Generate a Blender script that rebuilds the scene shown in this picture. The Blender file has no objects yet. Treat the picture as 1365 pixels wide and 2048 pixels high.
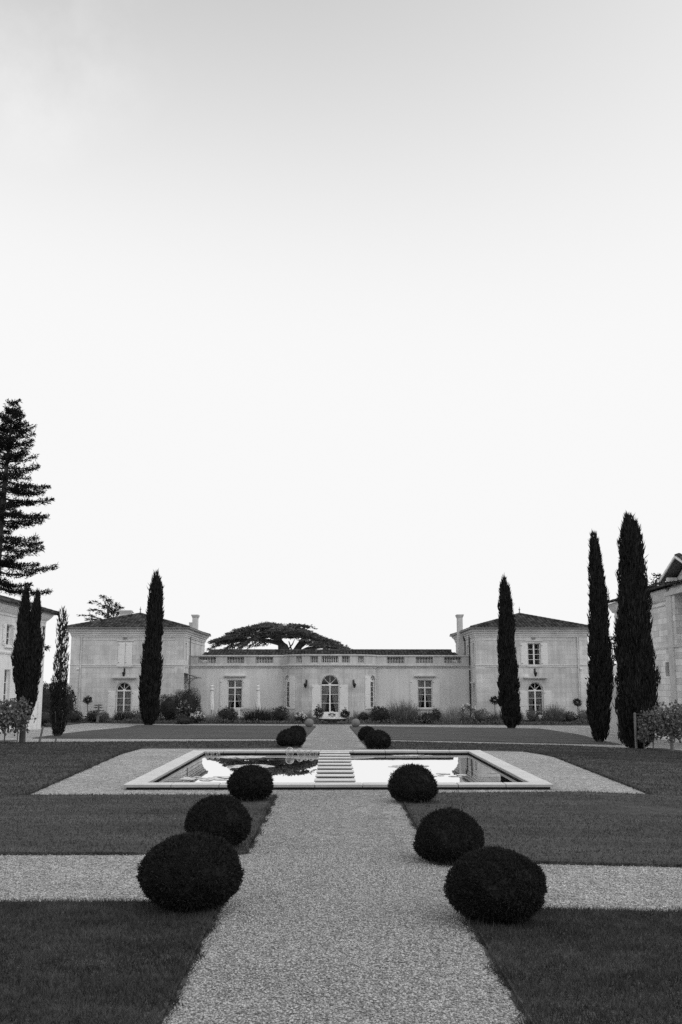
import bpy, math, random
import numpy as np
from mathutils import Vector, Matrix
from mathutils.geometry import tessellate_polygon

S = bpy.context.scene
S.cycles.use_denoising = False
S.cycles.use_adaptive_sampling = False
COL = S.collection
rng = np.random.default_rng(11)
random.seed(5)
R = math.radians

# ------------------------------------------------------------------ terrain
def base_z(Y):
    return 0.0 if Y < 25 else (-0.027 * (Y - 25) if Y < 62 else -1.0)

def terr(X, Y):
    k = 1.0 if Y < 42 else max(.35, 1 - .65 * (Y - 42) / 18)
    t = .025 * min(max(X, 0), 13) * k
    q = min(1, max(0, (Y - 14.5) / 2)) * min(1, max(0, (29 - Y) / 2))      # level round the pool
    return base_z(Y) - t * (1 - q) - q * min(t, .05 * max(X - 3.9, 0))

# ------------------------------------------------------------------ objects
def tag(o, label=None, cat=None, group=None, kind=None):
    if label: o['label'] = label
    if cat: o['category'] = cat
    if group: o['group'] = group
    if kind: o['kind'] = kind
    return o

def empty(name, loc):
    o = bpy.data.objects.new(name, None)
    COL.objects.link(o)
    o.location = loc
    return o

def wloc(o):
    v = Vector((0, 0, 0))
    while o is not None:
        v += o.location
        o = o.parent
    return v

class MB:
    """collects shapes in world coordinates; build() links them as ONE mesh object"""
    def __init__(self):
        self.v = []; self.f = []; self.soup = []
    def quad(self, *p):
        n = len(self.v); self.v += [tuple(q) for q in p]; self.f.append(tuple(range(n, n + len(p))))
    def box(self, x0, x1, y0, y1, z0, z1):
        n = len(self.v)
        self.v += [(x0, y0, z0), (x1, y0, z0), (x1, y1, z0), (x0, y1, z0), (x0, y0, z1), (x1, y0, z1), (x1, y1, z1), (x0, y1, z1)]
        self.f += [tuple(n + i for i in q) for q in ((0, 3, 2, 1), (4, 5, 6, 7), (0, 1, 5, 4), (1, 2, 6, 5), (2, 3, 7, 6), (3, 0, 4, 7))]
    def lbox(self, fr, s0, s1, z0, z1, d0, d1):
        """box in a wall frame: s along the wall, z up, d outward"""
        n = len(self.v)
        self.v += [fr.p(s, z, d) for (s, d, z) in ((s0, d1, z0), (s1, d1, z0), (s1, d0, z0), (s0, d0, z0), (s0, d1, z1), (s1, d1, z1), (s1, d0, z1), (s0, d0, z1))]
        self.f += [tuple(n + i for i in q) for q in ((0, 3, 2, 1), (4, 5, 6, 7), (0, 1, 5, 4), (1, 2, 6, 5), (2, 3, 7, 6), (3, 0, 4, 7))]
    def lbar(self, fr, s0, z0, s1, z1, w, d0, d1):
        """thin bar lying in a wall frame from (s0,z0) to (s1,z1)"""
        L = math.hypot(s1 - s0, z1 - z0); a, b = -(z1 - z0) / L * w / 2, (s1 - s0) / L * w / 2
        c = [(s0 + a, z0 + b), (s1 + a, z1 + b), (s1 - a, z1 - b), (s0 - a, z0 - b)]
        n = len(self.v)
        self.v += [fr.p(s, z, d1) for s, z in c] + [fr.p(s, z, d0) for s, z in c]
        self.f += [tuple(n + i for i in q) for q in ((0, 1, 2, 3), (7, 6, 5, 4), (0, 4, 5, 1), (1, 5, 6, 2), (2, 6, 7, 3), (3, 7, 4, 0))]
    def tube(self, pts, rad, n=8, cap=True):
        pts = [Vector(p) for p in pts]
        if not hasattr(rad, '__len__'): rad = [rad] * len(pts)
        b = len(self.v)
        for i, p in enumerate(pts):
            d = (pts[min(i + 1, len(pts) - 1)] - pts[max(i - 1, 0)])
            d = d.normalized() if d.length > 1e-9 else Vector((0, 0, 1))
            u = d.cross(Vector((0, 0, 1)) if abs(d.z) < .9 else Vector((0, 1, 0))).normalized()
            w = d.cross(u)
            for k in range(n):
                a = 2 * math.pi * k / n
                self.v.append(tuple(p + u * (math.cos(a) * rad[i]) + w * (math.sin(a) * rad[i])))
        for i in range(len(pts) - 1):
            for k in range(n):
                a, c = b + i * n + k, b + i * n + (k + 1) % n
                self.f.append((a, c, c + n, a + n))
        if cap:
            self.f.append(tuple(b + k for k in range(n)))
            self.f.append(tuple(b + (len(pts) - 1) * n + k for k in reversed(range(n))))
    def lathe(self, c, prof, n=16):
        """prof: (r, z) list from bottom to top round the vertical axis through c"""
        b = len(self.v)
        for r, z in prof:
            for k in range(n):
                a = 2 * math.pi * k / n
                self.v.append((c[0] + math.cos(a) * r, c[1] + math.sin(a) * r, c[2] + z))
        for i in range(len(prof) - 1):
            for k in range(n):
                a, d = b + i * n + k, b + i * n + (k + 1) % n
                self.f.append((a, d, d + n, a + n))
        self.f.append(tuple(b + k for k in reversed(range(n))))
        self.f.append(tuple(b + (len(prof) - 1) * n + k for k in range(n)))
    def ball(self, c, r, n=16, m=10, sq=1.0):
        self.lathe(c, [(max(1e-4, r * math.sin(math.pi * i / m)), -r * sq * math.cos(math.pi * i / m)) for i in range(m + 1)], n)
    def sweep(self, path, prof, closed=False):
        """profile (out, z) run along a plan path whose outside is on the right hand, mitred"""
        P = [Vector(p) for p in path]; N = len(P); b = len(self.v); m = len(prof)
        for i in range(N):
            def nrm(a, c):
                d = (P[c] - P[a]).normalized(); return Vector((d.y, -d.x))
            if closed: n1, n2 = nrm(i - 1, i), nrm(i, (i + 1) % N)
            else:
                n1 = nrm(i - 1, i) if i > 0 else nrm(i, i + 1)
                n2 = nrm(i, i + 1) if i < N - 1 else n1
            q = n1 + n2; q = q / max(.25, q.dot(n1))
            for o, z in prof:
                self.v.append((P[i].x + q.x * o, P[i].y + q.y * o, z))
        for i in range(N if closed else N - 1):
            j = (i + 1) % N
            for k in range(m - 1):
                self.f.append((b + i * m + k, b + j * m + k, b + j * m + k + 1, b + i * m + k + 1))
        if not closed:
            self.f.append(tuple(b + k for k in reversed(range(m)))); self.f.append(tuple(b + (N - 1) * m + k for k in range(m)))
    def wall(self, fr, outline, holes=(), depth=.2, d=0.0):
        """flat wall with openings; each opening gets its reveals"""
        pts = list(outline); flat = list(outline)
        loops = [[Vector((s, z, 0)) for s, z in outline]]
        for h in holes:
            loops.append([Vector((s, z, 0)) for s, z in h]); flat += list(h)
        tri = tessellate_polygon(loops)
        b = len(self.v); self.v += [fr.p(s, z, d) for s, z in flat]
        for t in tri:
            (x0, y0), (x1, y1), (x2, y2) = (flat[i] for i in t)
            if (x1 - x0) * (y2 - y0) - (x2 - x0) * (y1 - y0) < 0: t = t[::-1]
            self.f.append(tuple(b + i for i in t))
        for h in holes:
            for i in range(len(h)):
                a, c = h[i], h[(i + 1) % len(h)]
                self.quad(fr.p(a[0], a[1], d), fr.p(c[0], c[1], d), fr.p(c[0], c[1], d - depth), fr.p(a[0], a[1], d - depth))
    def leaves(self, P, D, L, W):
        """one small three-cornered leaf per row"""
        P = np.asarray(P, float); D = np.asarray(D, float)
        D = D / np.maximum(1e-9, np.linalg.norm(D, axis=1, keepdims=True))
        s = np.cross(D, rng.normal(size=P.shape)); s /= np.maximum(1e-9, np.linalg.norm(s, axis=1, keepdims=True))
        L = np.broadcast_to(np.asarray(L, float), (len(P),))[:, None]; W = np.broadcast_to(np.asarray(W, float), (len(P),))[:, None]
        self.soup.append(np.stack([P - s * W / 2, P + s * W / 2, P + D * L], 1))
    def leaf4(self, P, D, L, W):
        """four-cornered leaf: wide in the middle, pointed at both ends"""
        P = np.asarray(P, float); D = np.asarray(D, float)
        D = D / np.maximum(1e-9, np.linalg.norm(D, axis=1, keepdims=True))
        s = np.cross(D, rng.normal(size=P.shape)); s /= np.maximum(1e-9, np.linalg.norm(s, axis=1, keepdims=True))
        L = np.broadcast_to(np.asarray(L, float), (len(P),))[:, None]; W = np.broadcast_to(np.asarray(W, float), (len(P),))[:, None]
        m = P + D * L * .45
        self.soup.append(np.stack([P, m + s * W / 2, P + D * L], 1)); self.soup.append(np.stack([P, P + D * L, m - s * W / 2], 1))
    def build(self, name, mat, parent=None, smooth=False, at=None):
        off = wloc(parent) if parent else Vector(at) if at else Vector((0, 0, 0))
        V = np.array(self.v, float).reshape(-1, 3); nv = len(V)
        lens = [len(f) for f in self.f]; loops = [i for f in self.f for i in f]
        if self.soup:
            T = np.concatenate(self.soup).reshape(-1, 3)
            V = np.concatenate([V, T]) if nv else T
            loops = np.concatenate([np.array(loops, int), np.arange(len(T)) + nv]); lens = np.concatenate([np.array(lens, int), np.full(len(T) // 3, 3)])
        V = V - np.array(off)
        me = bpy.data.meshes.new(name)
        me.vertices.add(len(V)); me.vertices.foreach_set('co', V.astype(np.float32).ravel())
        me.loops.add(len(loops)); me.loops.foreach_set('vertex_index', np.asarray(loops, np.int32))
        lens = np.asarray(lens, np.int32); st = np.concatenate([[0], np.cumsum(lens)[:-1]]).astype(np.int32)
        me.polygons.add(len(lens)); me.polygons.foreach_set('loop_start', st)
        me.polygons.foreach_set('use_smooth', np.full(len(lens), smooth, bool))
        me.update(calc_edges=True); me.validate()
        me.materials.append(mat)
        o = bpy.data.objects.new(name, me); COL.objects.link(o)
        if parent: o.parent = parent
        elif at: o.location = at
        return o

class Fr:
    """a wall's own frame: s runs left to right as seen from outside, d points outward"""
    def __init__(self, p0, p1):
        self.p0 = Vector(p0); d = Vector(p1) - self.p0; self.L = d.length
        self.d = d.normalized(); self.n = Vector((self.d.y, -self.d.x))
    def p(self, s, z, d=0.0):
        return (self.p0.x + self.d.x * s + self.n.x * d, self.p0.y + self.d.y * s + self.n.y * d, z)

def arch(s0, s1, z0, zs, n=10):
    r = (s1 - s0) / 2; c = (s0 + s1) / 2
    return [(s0, z0), (s1, z0)] + [(c + r * math.cos(math.pi * i / n), zs + r * math.sin(math.pi * i / n)) for i in range(n + 1)]

def rect(s0, s1, z0, z1):
    return [(s0, z0), (s1, z0), (s1, z1), (s0, z1)]

# ------------------------------------------------------------------ materials (the place is seen in black and white)
def nodes(name):
    m = bpy.data.materials.new(name); m.use_nodes = True
    nt = m.node_tree; nt.nodes.clear()
    out = nt.nodes.new('ShaderNodeOutputMaterial')
    return m, nt, out

def N(nt, kind, **kw):
    n = nt.nodes.new(kind)
    for k, v in kw.items():
        if k.startswith('i_'):
            key = k[2:]
            n.inputs[int(key) if key.isdigit() else key.replace('_', ' ')].default_value = v
        else: setattr(n, k, v)
    return n

def g3(c): return (c, c, c, 1)

def ramp(nt, fac, lo, hi, p0=.3, p1=.7):
    r = N(nt, 'ShaderNodeMapRange'); r.inputs[1].default_value = p0; r.inputs[2].default_value = p1
    r.inputs[3].default_value = lo; r.inputs[4].default_value = hi
    nt.links.new(fac, r.inputs[0]); return r.outputs[0]

def mul(nt, a, b, op='MULTIPLY'):
    m = N(nt, 'ShaderNodeMath', operation=op)
    for i, x in enumerate((a, b)):
        if isinstance(x, (int, float)): m.inputs[i].default_value = x
        else: nt.links.new(x, m.inputs[i])
    return m.outputs[0]

def noise(nt, vec, scale, detail=4, rough=.55):
    n = N(nt, 'ShaderNodeTexNoise'); n.inputs['Scale'].default_value = scale; n.inputs['Detail'].default_value = detail; n.inputs['Roughness'].default_value = rough
    nt.links.new(vec, n.inputs['Vector']); return n.outputs['Fac']

def pos(nt, scale=(1, 1, 1)):
    g = N(nt, 'ShaderNodeNewGeometry'); mp = N(nt, 'ShaderNodeMapping'); mp.inputs['Scale'].default_value = scale
    nt.links.new(g.outputs['Position'], mp.inputs['Vector']); return mp.outputs[0]

def finish(nt, out, val, rough=.85, bump=None, bstr=.3, bdist=.02, spec=.3):
    b = N(nt, 'ShaderNodeBsdfPrincipled'); b.inputs['Roughness'].default_value = rough
    b.inputs['Specular IOR Level'].default_value = spec
    if isinstance(val, (int, float)): b.inputs['Base Color'].default_value = g3(val)
    else: nt.links.new(val, b.inputs['Base Color'])
    if bump is not None:
        bp = N(nt, 'ShaderNodeBump'); bp.inputs['Strength'].default_value = bstr; bp.inputs['Distance'].default_value = bdist
        nt.links.new(bump, bp.inputs['Height']); nt.links.new(bp.outputs[0], b.inputs['Normal'])
    nt.links.new(b.outputs[0], out.inputs[0]); return b

def plain(name, c, var=.15, scale=3., rough=.8, bump=0., spec=.3, stretch=(1, 1, 1)):
    m, nt, out = nodes(name); v = pos(nt, stretch)
    f = noise(nt, v, scale, 5)
    val = ramp(nt, f, c * (1 - var), c * (1 + var))
    finish(nt, out, val, rough, f if bump else None, bump, .02, spec); return m

def leafmat(name, c, var=.45, trans=.25, rough=.6, spec=.25):
    m, nt, out = nodes(name)
    g = N(nt, 'ShaderNodeNewGeometry')
    val = ramp(nt, g.outputs['Random Per Island'], c * (1 - var), c * (1 + var), 0, 1)
    b = N(nt, 'ShaderNodeBsdfPrincipled'); b.inputs['Roughness'].default_value = rough; b.inputs['Specular IOR Level'].default_value = spec
    nt.links.new(val, b.inputs['Base Color'])
    if trans:
        t = N(nt, 'ShaderNodeBsdfTranslucent'); nt.links.new(val, t.inputs[0])
        mx = N(nt, 'ShaderNodeMixShader'); mx.inputs[0].default_value = trans
        nt.links.new(b.outputs[0], mx.inputs[1]); nt.links.new(t.outputs[0], mx.inputs[2]); nt.links.new(mx.outputs[0], out.inputs[0])
    else: nt.links.new(b.outputs[0], out.inputs[0])
    return m

def stonemat(name, c, bw=.85, bh=.33, joint=.75, blockvar=.12, stain=.22, streak=.22, bump=.25):
    m, nt, out = nodes(name)
    g = N(nt, 'ShaderNodeNewGeometry'); sp = N(nt, 'ShaderNodeSeparateXYZ'); sn = N(nt, 'ShaderNodeSeparateXYZ')
    nt.links.new(g.outputs['Position'], sp.inputs[0]); nt.links.new(g.outputs['Normal'], sn.inputs[0])
    ax, ay = mul(nt, sn.outputs[0], 0, 'ABSOLUTE'), mul(nt, sn.outputs[1], 0, 'ABSOLUTE')
    u = mul(nt, mul(nt, sp.outputs[0], ay), mul(nt, sp.outputs[1], ax), 'ADD')
    cb = N(nt, 'ShaderNodeCombineXYZ'); nt.links.new(u, cb.inputs[0]); nt.links.new(sp.outputs[2], cb.inputs[1])
    br = N(nt, 'ShaderNodeTexBrick'); nt.links.new(cb.outputs[0], br.inputs['Vector'])
    br.inputs['Scale'].default_value = 1; br.inputs['Brick Width'].default_value = bw; br.inputs['Row Height'].default_value = bh
    br.inputs['Mortar Size'].default_value = .010; br.inputs['Mortar Smooth'].default_value = .4; br.inputs['Bias'].default_value = 0
    br.inputs['Color1'].default_value = g3(1 - blockvar); br.inputs['Color2'].default_value = g3(1 + blockvar * .4); br.inputs['Mortar'].default_value = g3(joint)
    big = ramp(nt, noise(nt, g.outputs['Position'], .55, 6, .65), 1 - stain, 1 + stain * .5)
    fine = ramp(nt, noise(nt, g.outputs['Position'], 9, 4), .95, 1.05)
    st = ramp(nt, noise(nt, pos(nt, (2.2, 2.2, .16)), 1.4, 5, .7), 1 - streak, 1.02, .35, .6)
    val = mul(nt, mul(nt, mul(nt, br.outputs['Color'], big), mul(nt, fine, st)), c)
    finish(nt, out, val, .88, br.outputs['Color'], bump, .01, .2); return m

M = {}
M['stone'] = stonemat('limestone', .73)
M['stone_r'] = stonemat('weathered_limestone', .90, .62, .27, .55, .24, .24, .14, .5)
M['stone_l'] = stonemat('limewashed_stone', .84, .7, .3, .9, .05, .16, .10, .35)
M['plaster'] = stonemat('lime_plaster', .76, 3.0, 2.0, 1.0, .02, .12, .10, .1)
M['trim'] = plain('dressed_stone', .62, .14, 1.5, .85, .1)
M['parapet'] = stonemat('parapet_stone', .60, .9, .5, .9, .08, .22, .2, .15)
M['paint'] = plain('white_shutter_paint', .79, .05, 2, .5)
M['frame'] = plain('window_paint', .86, .04, 2, .45)
M['iron'] = plain('wet_black_stone', .018, .3, 6, .6, spec=.2)
M['wet'] = M['iron']
M['iron'] = plain('black_iron', .03, .3, 20, .5, spec=.4)
M['zinc'] = plain('zinc', .24, .2, 4, .45)
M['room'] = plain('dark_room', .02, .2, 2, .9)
M['curtain'] = plain('curtain_cloth', .42, .2, 9, .9, stretch=(4, 4, .2))
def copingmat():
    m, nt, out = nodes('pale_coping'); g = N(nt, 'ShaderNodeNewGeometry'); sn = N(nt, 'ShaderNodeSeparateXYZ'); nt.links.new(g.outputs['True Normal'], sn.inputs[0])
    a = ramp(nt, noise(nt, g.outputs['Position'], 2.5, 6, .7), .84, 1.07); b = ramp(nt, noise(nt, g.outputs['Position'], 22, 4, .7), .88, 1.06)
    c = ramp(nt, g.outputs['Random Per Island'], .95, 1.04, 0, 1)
    cut = ramp(nt, sn.outputs[2], .36, .72, .2, .8)                 # pale top; upright faces coloured darker, shade painted into the stone
    finish(nt, out, mul(nt, mul(nt, a, b), mul(nt, c, cut)), .75, noise(nt, g.outputs['Position'], 40, 3), .15, .01, .3); return m  # cut is the shade painted on the upright faces
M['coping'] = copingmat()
M['bark'] = plain('bark', .07, .5, 9, .95, .6, stretch=(1, 1, .25))
M['parasol'] = plain('parasol_canvas', .80, .08, 5, .9)
M['post'] = plain('weathered_wood', .16, .3, 12, .9, .2, stretch=(1, 1, .15))
M['ball'] = plain('carved_stone', .20, .25, 14, .9, .5)
M['flower'] = leafmat('white_petals', .75, .15, .3)
M['yew'] = leafmat('clipped_yew', .028, .8, .3, .75, .10)
M['cypress'] = leafmat('cypress_needles', .025, .7, .2, .7, .12)
M['conifer'] = leafmat('conifer_needles', .016, .5, .05, .7, .1)
M['cedar'] = leafmat('cedar_needles', .115, .5, .15, .7, .15)
M['dark_leaf'] = leafmat('dark_leaf', .045, .6, .15, .6, .25)
M['mid_leaf'] = leafmat('mid_leaf', .15, .6, .25)
M['pale_leaf'] = leafmat('pale_leaf', .30, .5, .3)

M['lily'] = plain('lily_pad', .50, .25, 6, .22, spec=1.0)
M['soil'] = plain('bed_mulch', .075, .5, 6, .95, .4)

def tilemat():
    m, nt, out = nodes('clay_tiles'); g = N(nt, 'ShaderNodeNewGeometry')
    a = ramp(nt, g.outputs['Random Per Island'], .02, .10, 0, 1)
    b = ramp(nt, noise(nt, g.outputs['Position'], 1.3, 6, .7), .55, 1.25)
    finish(nt, out, mul(nt, a, b), .9, spec=.2); return m
M['tile'] = tilemat()

def mid_n(nt, p): return noise(nt, p, 2.2, 4, .6)

def gravelmat():
    m, nt, out = nodes('gravel'); p = pos(nt)
    v = N(nt, 'ShaderNodeTexVoronoi'); v.inputs['Scale'].default_value = 78; nt.links.new(p, v.inputs['Vector'])
    bw = N(nt, 'ShaderNodeRGBToBW'); nt.links.new(v.outputs['Color'], bw.inputs[0])
    st = ramp(nt, bw.outputs[0], .25, .91, .2, .8)
    ed = ramp(nt, v.outputs['Distance'], 1.05, .40, .25, .75)
    v2 = N(nt, 'ShaderNodeTexVoronoi'); v2.inputs['Scale'].default_value = 17; nt.links.new(p, v2.inputs['Vector'])
    b2 = N(nt, 'ShaderNodeRGBToBW'); nt.links.new(v2.outputs['Color'], b2.inputs[0])
    c2 = ramp(nt, b2.outputs[0], .86, 1.14, .2, .8)
    big = ramp(nt, noise(nt, p, .9, 6, .7), .80, 1.14)
    mid = ramp(nt, noise(nt, p, 6, 5, .7), .78, 1.18)
    # the trodden middle path is dustier and darker than the raked gravel beside it
    sx = N(nt, 'ShaderNodeSeparateXYZ'); nt.links.new(p, sx.inputs[0])
    worn = ramp(nt, mul(nt, mul(nt, sx.outputs[0], 0, 'ABSOLUTE'), mul(nt, mid_n(nt, p), .5), 'ADD'), .80, 1.0, .9, 1.5)
    val = mul(nt, mul(nt, mul(nt, st, ed), mul(nt, big, mid)), mul(nt, c2, worn))
    h = mul(nt, 1.0, v.outputs['Distance'], 'SUBTRACT')
    finish(nt, out, val, .95, h, .9, .012, .15); return m
M['gravel'] = gravelmat()

def blademat():
    m, nt, out = nodes('grass_blade'); g = N(nt, 'ShaderNodeNewGeometry'); p = g.outputs['Position']
    a = ramp(nt, g.outputs['Random Per Island'], .55, 1.45, 0, 1)
    b = mul(nt, ramp(nt, noise(nt, pos(nt, (.6, 1.3, 1)), 1.3, 6, .75), .45, 1.55), ramp(nt, noise(nt, p, 4, 5, .75), .5, 1.5))
    val = mul(nt, mul(nt, a, b), .068)
    s = finish(nt, out, val, .7, spec=.15)
    t = N(nt, 'ShaderNodeBsdfTranslucent'); nt.links.new(val, t.inputs[0]); mx = N(nt, 'ShaderNodeMixShader'); mx.inputs[0].default_value = .25
    nt.links.new(s.outputs[0], mx.inputs[1]); nt.links.new(t.outputs[0], mx.inputs[2]); nt.links.new(mx.outputs[0], out.inputs[0]); return m
M['grass_blade'] = blademat()

def pebblemat():
    m, nt, out = nodes('pebble'); g = N(nt, 'ShaderNodeNewGeometry')
    finish(nt, out, ramp(nt, g.outputs['Random Per Island'], .17, .57, 0, 1), .9, spec=.2); return m
M['pebble'] = pebblemat()

def lawnmat():
    m, nt, out = nodes('mown_turf'); p = pos(nt)
    a = ramp(nt, noise(nt, p, 55, 3, .7), .55, 1.5, .3, .7)
    b = ramp(nt, noise(nt, pos(nt, (.35, 1.4, 1)), 1.0, 6, .7), .62, 1.38)
    c = ramp(nt, noise(nt, pos(nt, (1.2, 5, 1)), 2.2, 4, .6), .82, 1.18)
    finish(nt, out, mul(nt, mul(nt, a, b), mul(nt, c, .110)), .9, noise(nt, p, 90, 2), 1.0, .03, .15); return m
M['lawn'] = lawnmat()

def watermat():
    m, nt, out = nodes('still_water')
    gl = N(nt, 'ShaderNodeBsdfGlossy'); gl.inputs[0].default_value = g3(.97); gl.inputs['Roughness'].default_value = .006
    df = N(nt, 'ShaderNodeBsdfDiffuse'); df.inputs[0].default_value = g3(.015)
    bp = N(nt, 'ShaderNodeBump'); bp.inputs['Strength'].default_value = .012; bp.inputs['Distance'].default_value = .003
    nt.links.new(noise(nt, pos(nt, (1, 1.6, 1)), 5, 2, .4), bp.inputs['Height']); nt.links.new(bp.outputs[0], gl.inputs['Normal'])
    fr = N(nt, 'ShaderNodeFresnel'); fr.inputs[0].default_value = 1.33
    fac = ramp(nt, fr.outputs[0], .05, .97, .02, .5)
    mx = N(nt, 'ShaderNodeMixShader'); nt.links.new(fac, mx.inputs[0]); nt.links.new(df.outputs[0], mx.inputs[1]); nt.links.new(gl.outputs[0], mx.inputs[2])
    nt.links.new(mx.outputs[0], out.inputs[0]); return m
M['water'] = watermat()

def panemat(name, ior=1.5, tint=.92, base=.05):
    m, nt, out = nodes(name)
    gl = N(nt, 'ShaderNodeBsdfGlossy'); gl.inputs[0].default_value = g3(.9); gl.inputs['Roughness'].default_value = .02
    tr = N(nt, 'ShaderNodeBsdfTransparent'); tr.inputs[0].default_value = g3(tint)
    fr = N(nt, 'ShaderNodeFresnel'); fr.inputs[0].default_value = ior
    mx = N(nt, 'ShaderNodeMixShader'); nt.links.new(fr.outputs[0], mx.inputs[0]); nt.links.new(tr.outputs[0], mx.inputs[1]); nt.links.new(gl.outputs[0], mx.inputs[2])
    nt.links.new(mx.outputs[0], out.inputs[0]); return m
M['glass'] = panemat('window_glass')
def ballmat(name, ior, clear):
    m, nt, out = nodes(name)
    g = N(nt, 'ShaderNodeBsdfGlass'); g.inputs['IOR'].default_value = ior; g.inputs['Roughness'].default_value = 0.0; g.inputs[0].default_value = g3(.95)
    t = N(nt, 'ShaderNodeBsdfTransparent'); t.inputs[0].default_value = g3(.95); mx = N(nt, 'ShaderNodeMixShader'); mx.inputs[0].default_value = clear
    nt.links.new(g.outputs[0], mx.inputs[1]); nt.links.new(t.outputs[0], mx.inputs[2]); nt.links.new(mx.outputs[0], out.inputs[0]); return m
M['globe'] = ballmat('crystal_globe', 1.45, .1)
def shellmat():
    m, nt, out = nodes('thin_blown_glass'); gl = N(nt, 'ShaderNodeBsdfGlossy'); gl.inputs[0].default_value = g3(.95); gl.inputs['Roughness'].default_value = .03
    tr = N(nt, 'ShaderNodeBsdfTransparent'); tr.inputs[0].default_value = g3(.86)
    lw = N(nt, 'ShaderNodeLayerWeight'); lw.inputs[0].default_value = .5
    fac = ramp(nt, mul(nt, lw.outputs['Facing'], 2.2, 'POWER'), .10, .85, 0, .8)
    mx = N(nt, 'ShaderNodeMixShader'); nt.links.new(fac, mx.inputs[0]); nt.links.new(tr.outputs[0], mx.inputs[1]); nt.links.new(gl.outputs[0], mx.inputs[2]); nt.links.new(mx.outputs[0], out.inputs[0]); return m
M['bubble'] = shellmat()

# ------------------------------------------------------------------ camera, sky, sun
cam = bpy.data.cameras.new('camera'); co = bpy.data.objects.new('camera', cam); COL.objects.link(co)
cam.sensor_fit = 'VERTICAL'; cam.sensor_height = 36; cam.lens = 35.16; cam.clip_end = 3000
co.location = (0, 0, 1.75); co.rotation_euler = (R(90) + math.atan(.1695), 0, -math.atan(16.5 / 2000 * .986))
S.camera = co
S.view_settings.view_transform = 'Standard'; S.view_settings.look = 'None'
S.view_settings.exposure = 0.0; S.view_settings.gamma = 1.0
SUN_EL, SUN_AZ = 42.0, 122.0          # azimuth measured from the view direction towards the right
SKY_K = 0.15
w = bpy.data.worlds.new('World'); S.world = w; w.use_nodes = True
nt = w.node_tree; nt.nodes.clear()
wo = nt.nodes.new('ShaderNodeOutputWorld'); bg = nt.nodes.new('ShaderNodeBackground')
sky = nt.nodes.new('ShaderNodeTexSky'); sky.sky_type = 'NISHITA'; sky.sun_disc = False
sky.sun_elevation = R(SUN_EL); sky.sun_rotation = R(SUN_AZ); sky.altitude = 50; sky.air_density = 1.0; sky.dust_density = 2.5; sky.ozone_density = 1.0
bw = nt.nodes.new('ShaderNodeRGBToBW'); nt.links.new(sky.outputs[0], bw.inputs[0])
# the haze at the skyline is as bright as the sky just above it
tc = nt.nodes.new('ShaderNodeTexCoord'); sxyz = N(nt, 'ShaderNodeSeparateXYZ'); nt.links.new(tc.outputs['Generated'], sxyz.inputs[0])
cxyz = N(nt, 'ShaderNodeCombineXYZ'); nt.links.new(sxyz.outputs[0], cxyz.inputs[0]); nt.links.new(sxyz.outputs[1], cxyz.inputs[1]); nt.links.new(mul(nt, sxyz.outputs[2], .10, 'MAXIMUM'), cxyz.inputs[2])
nt.links.new(cxyz.outputs[0], sky.inputs['Vector'])
# a wisp of high cloud, and the soft shoulder of a bright hazy sky
cl = ramp(nt, noise(nt, tc.outputs['Generated'], 6.5, 7, .62), 0, 1, .45, .66)
dt = N(nt, 'ShaderNodeVectorMath', operation='DOT_PRODUCT'); nt.links.new(tc.outputs['Generated'], dt.inputs[0])
dv = Vector((-.262, .778, .571)).normalized(); dt.inputs[1].default_value = dv
mk = ramp(nt, dt.outputs['Value'], 0, .11, .9905, .9985)
SH_A, SH_B, SH_P = .945, 1.40, 3.4
sh = mul(nt, SH_A, mul(nt, 1.0, mul(nt, 2.718, mul(nt, mul(nt, mul(nt, bw.outputs[0], 1.0 / SH_B), SH_P, 'POWER'), -1.0), 'POWER'), 'SUBTRACT'))
v = mul(nt, mul(nt, sh, mul(nt, 1.0, mul(nt, cl, mk), 'ADD')), 1.0 / SKY_K)
nt.links.new(v, bg.inputs[0]); bg.inputs[1].default_value = SKY_K
nt.links.new(bg.outputs[0], wo.inputs[0])
sl = bpy.data.lights.new('sun', 'SUN'); sl.energy = 0.62; sl.angle = R(50); so = bpy.data.objects.new('sun', sl); COL.objects.link(so)
el, az = R(SUN_EL), R(SUN_AZ)
so.rotation_euler = Vector((-math.sin(az) * math.cos(el), -math.cos(az) * math.cos(el), -math.sin(el))).to_track_quat('-Z', 'Y').to_euler()
so.location = (60, 40, 30)

# ------------------------------------------------------------------ ground, lawns, beds
def axis(a, b, st, far):
    return [-f for f in far[::-1]] + list(np.arange(a, b + .1, st)) + list(far)
xs = sorted([-1500, -500, -150, -70] + list(np.arange(-44, 44.1, 2)) + [70, 150, 500, 1500, -3.3, 3.5])
ys = sorted([-1500, -400, -80, -30] + list(np.arange(-10, 130.1, 2)) + [180, 300, 700, 1500, 17.05, 25.05])
gm = MB(); gm.v = [(x, y, terr(x, y)) for y in ys for x in xs]; nx = len(xs)
gm.f = [(j * nx + i, j * nx + i + 1, (j + 1) * nx + i + 1, (j + 1) * nx + i) for j in range(len(ys) - 1) for i in range(nx - 1) if not (-3.31 < xs[i] < 3.49 and 17.04 < ys[j] < 25.04)]
tag(gm.build('gravel_ground', M['gravel'], smooth=True), kind='structure')

def clip(poly, a, b, c):
    """keep the part of a polygon where a*x + b*y <= c"""
    out = []
    for i in range(len(poly)):
        p, q = poly[i], poly[(i + 1) % len(poly)]
        dp, dq = a * p[0] + b * p[1] - c, a * q[0] + b * q[1] - c
        if dp <= 0: out.append(p)
        if dp * dq < 0:
            t = dp / (dp - dq); out.append((p[0] + t * (q[0] - p[0]), p[1] + t * (q[1] - p[1])))
    return out

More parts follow.
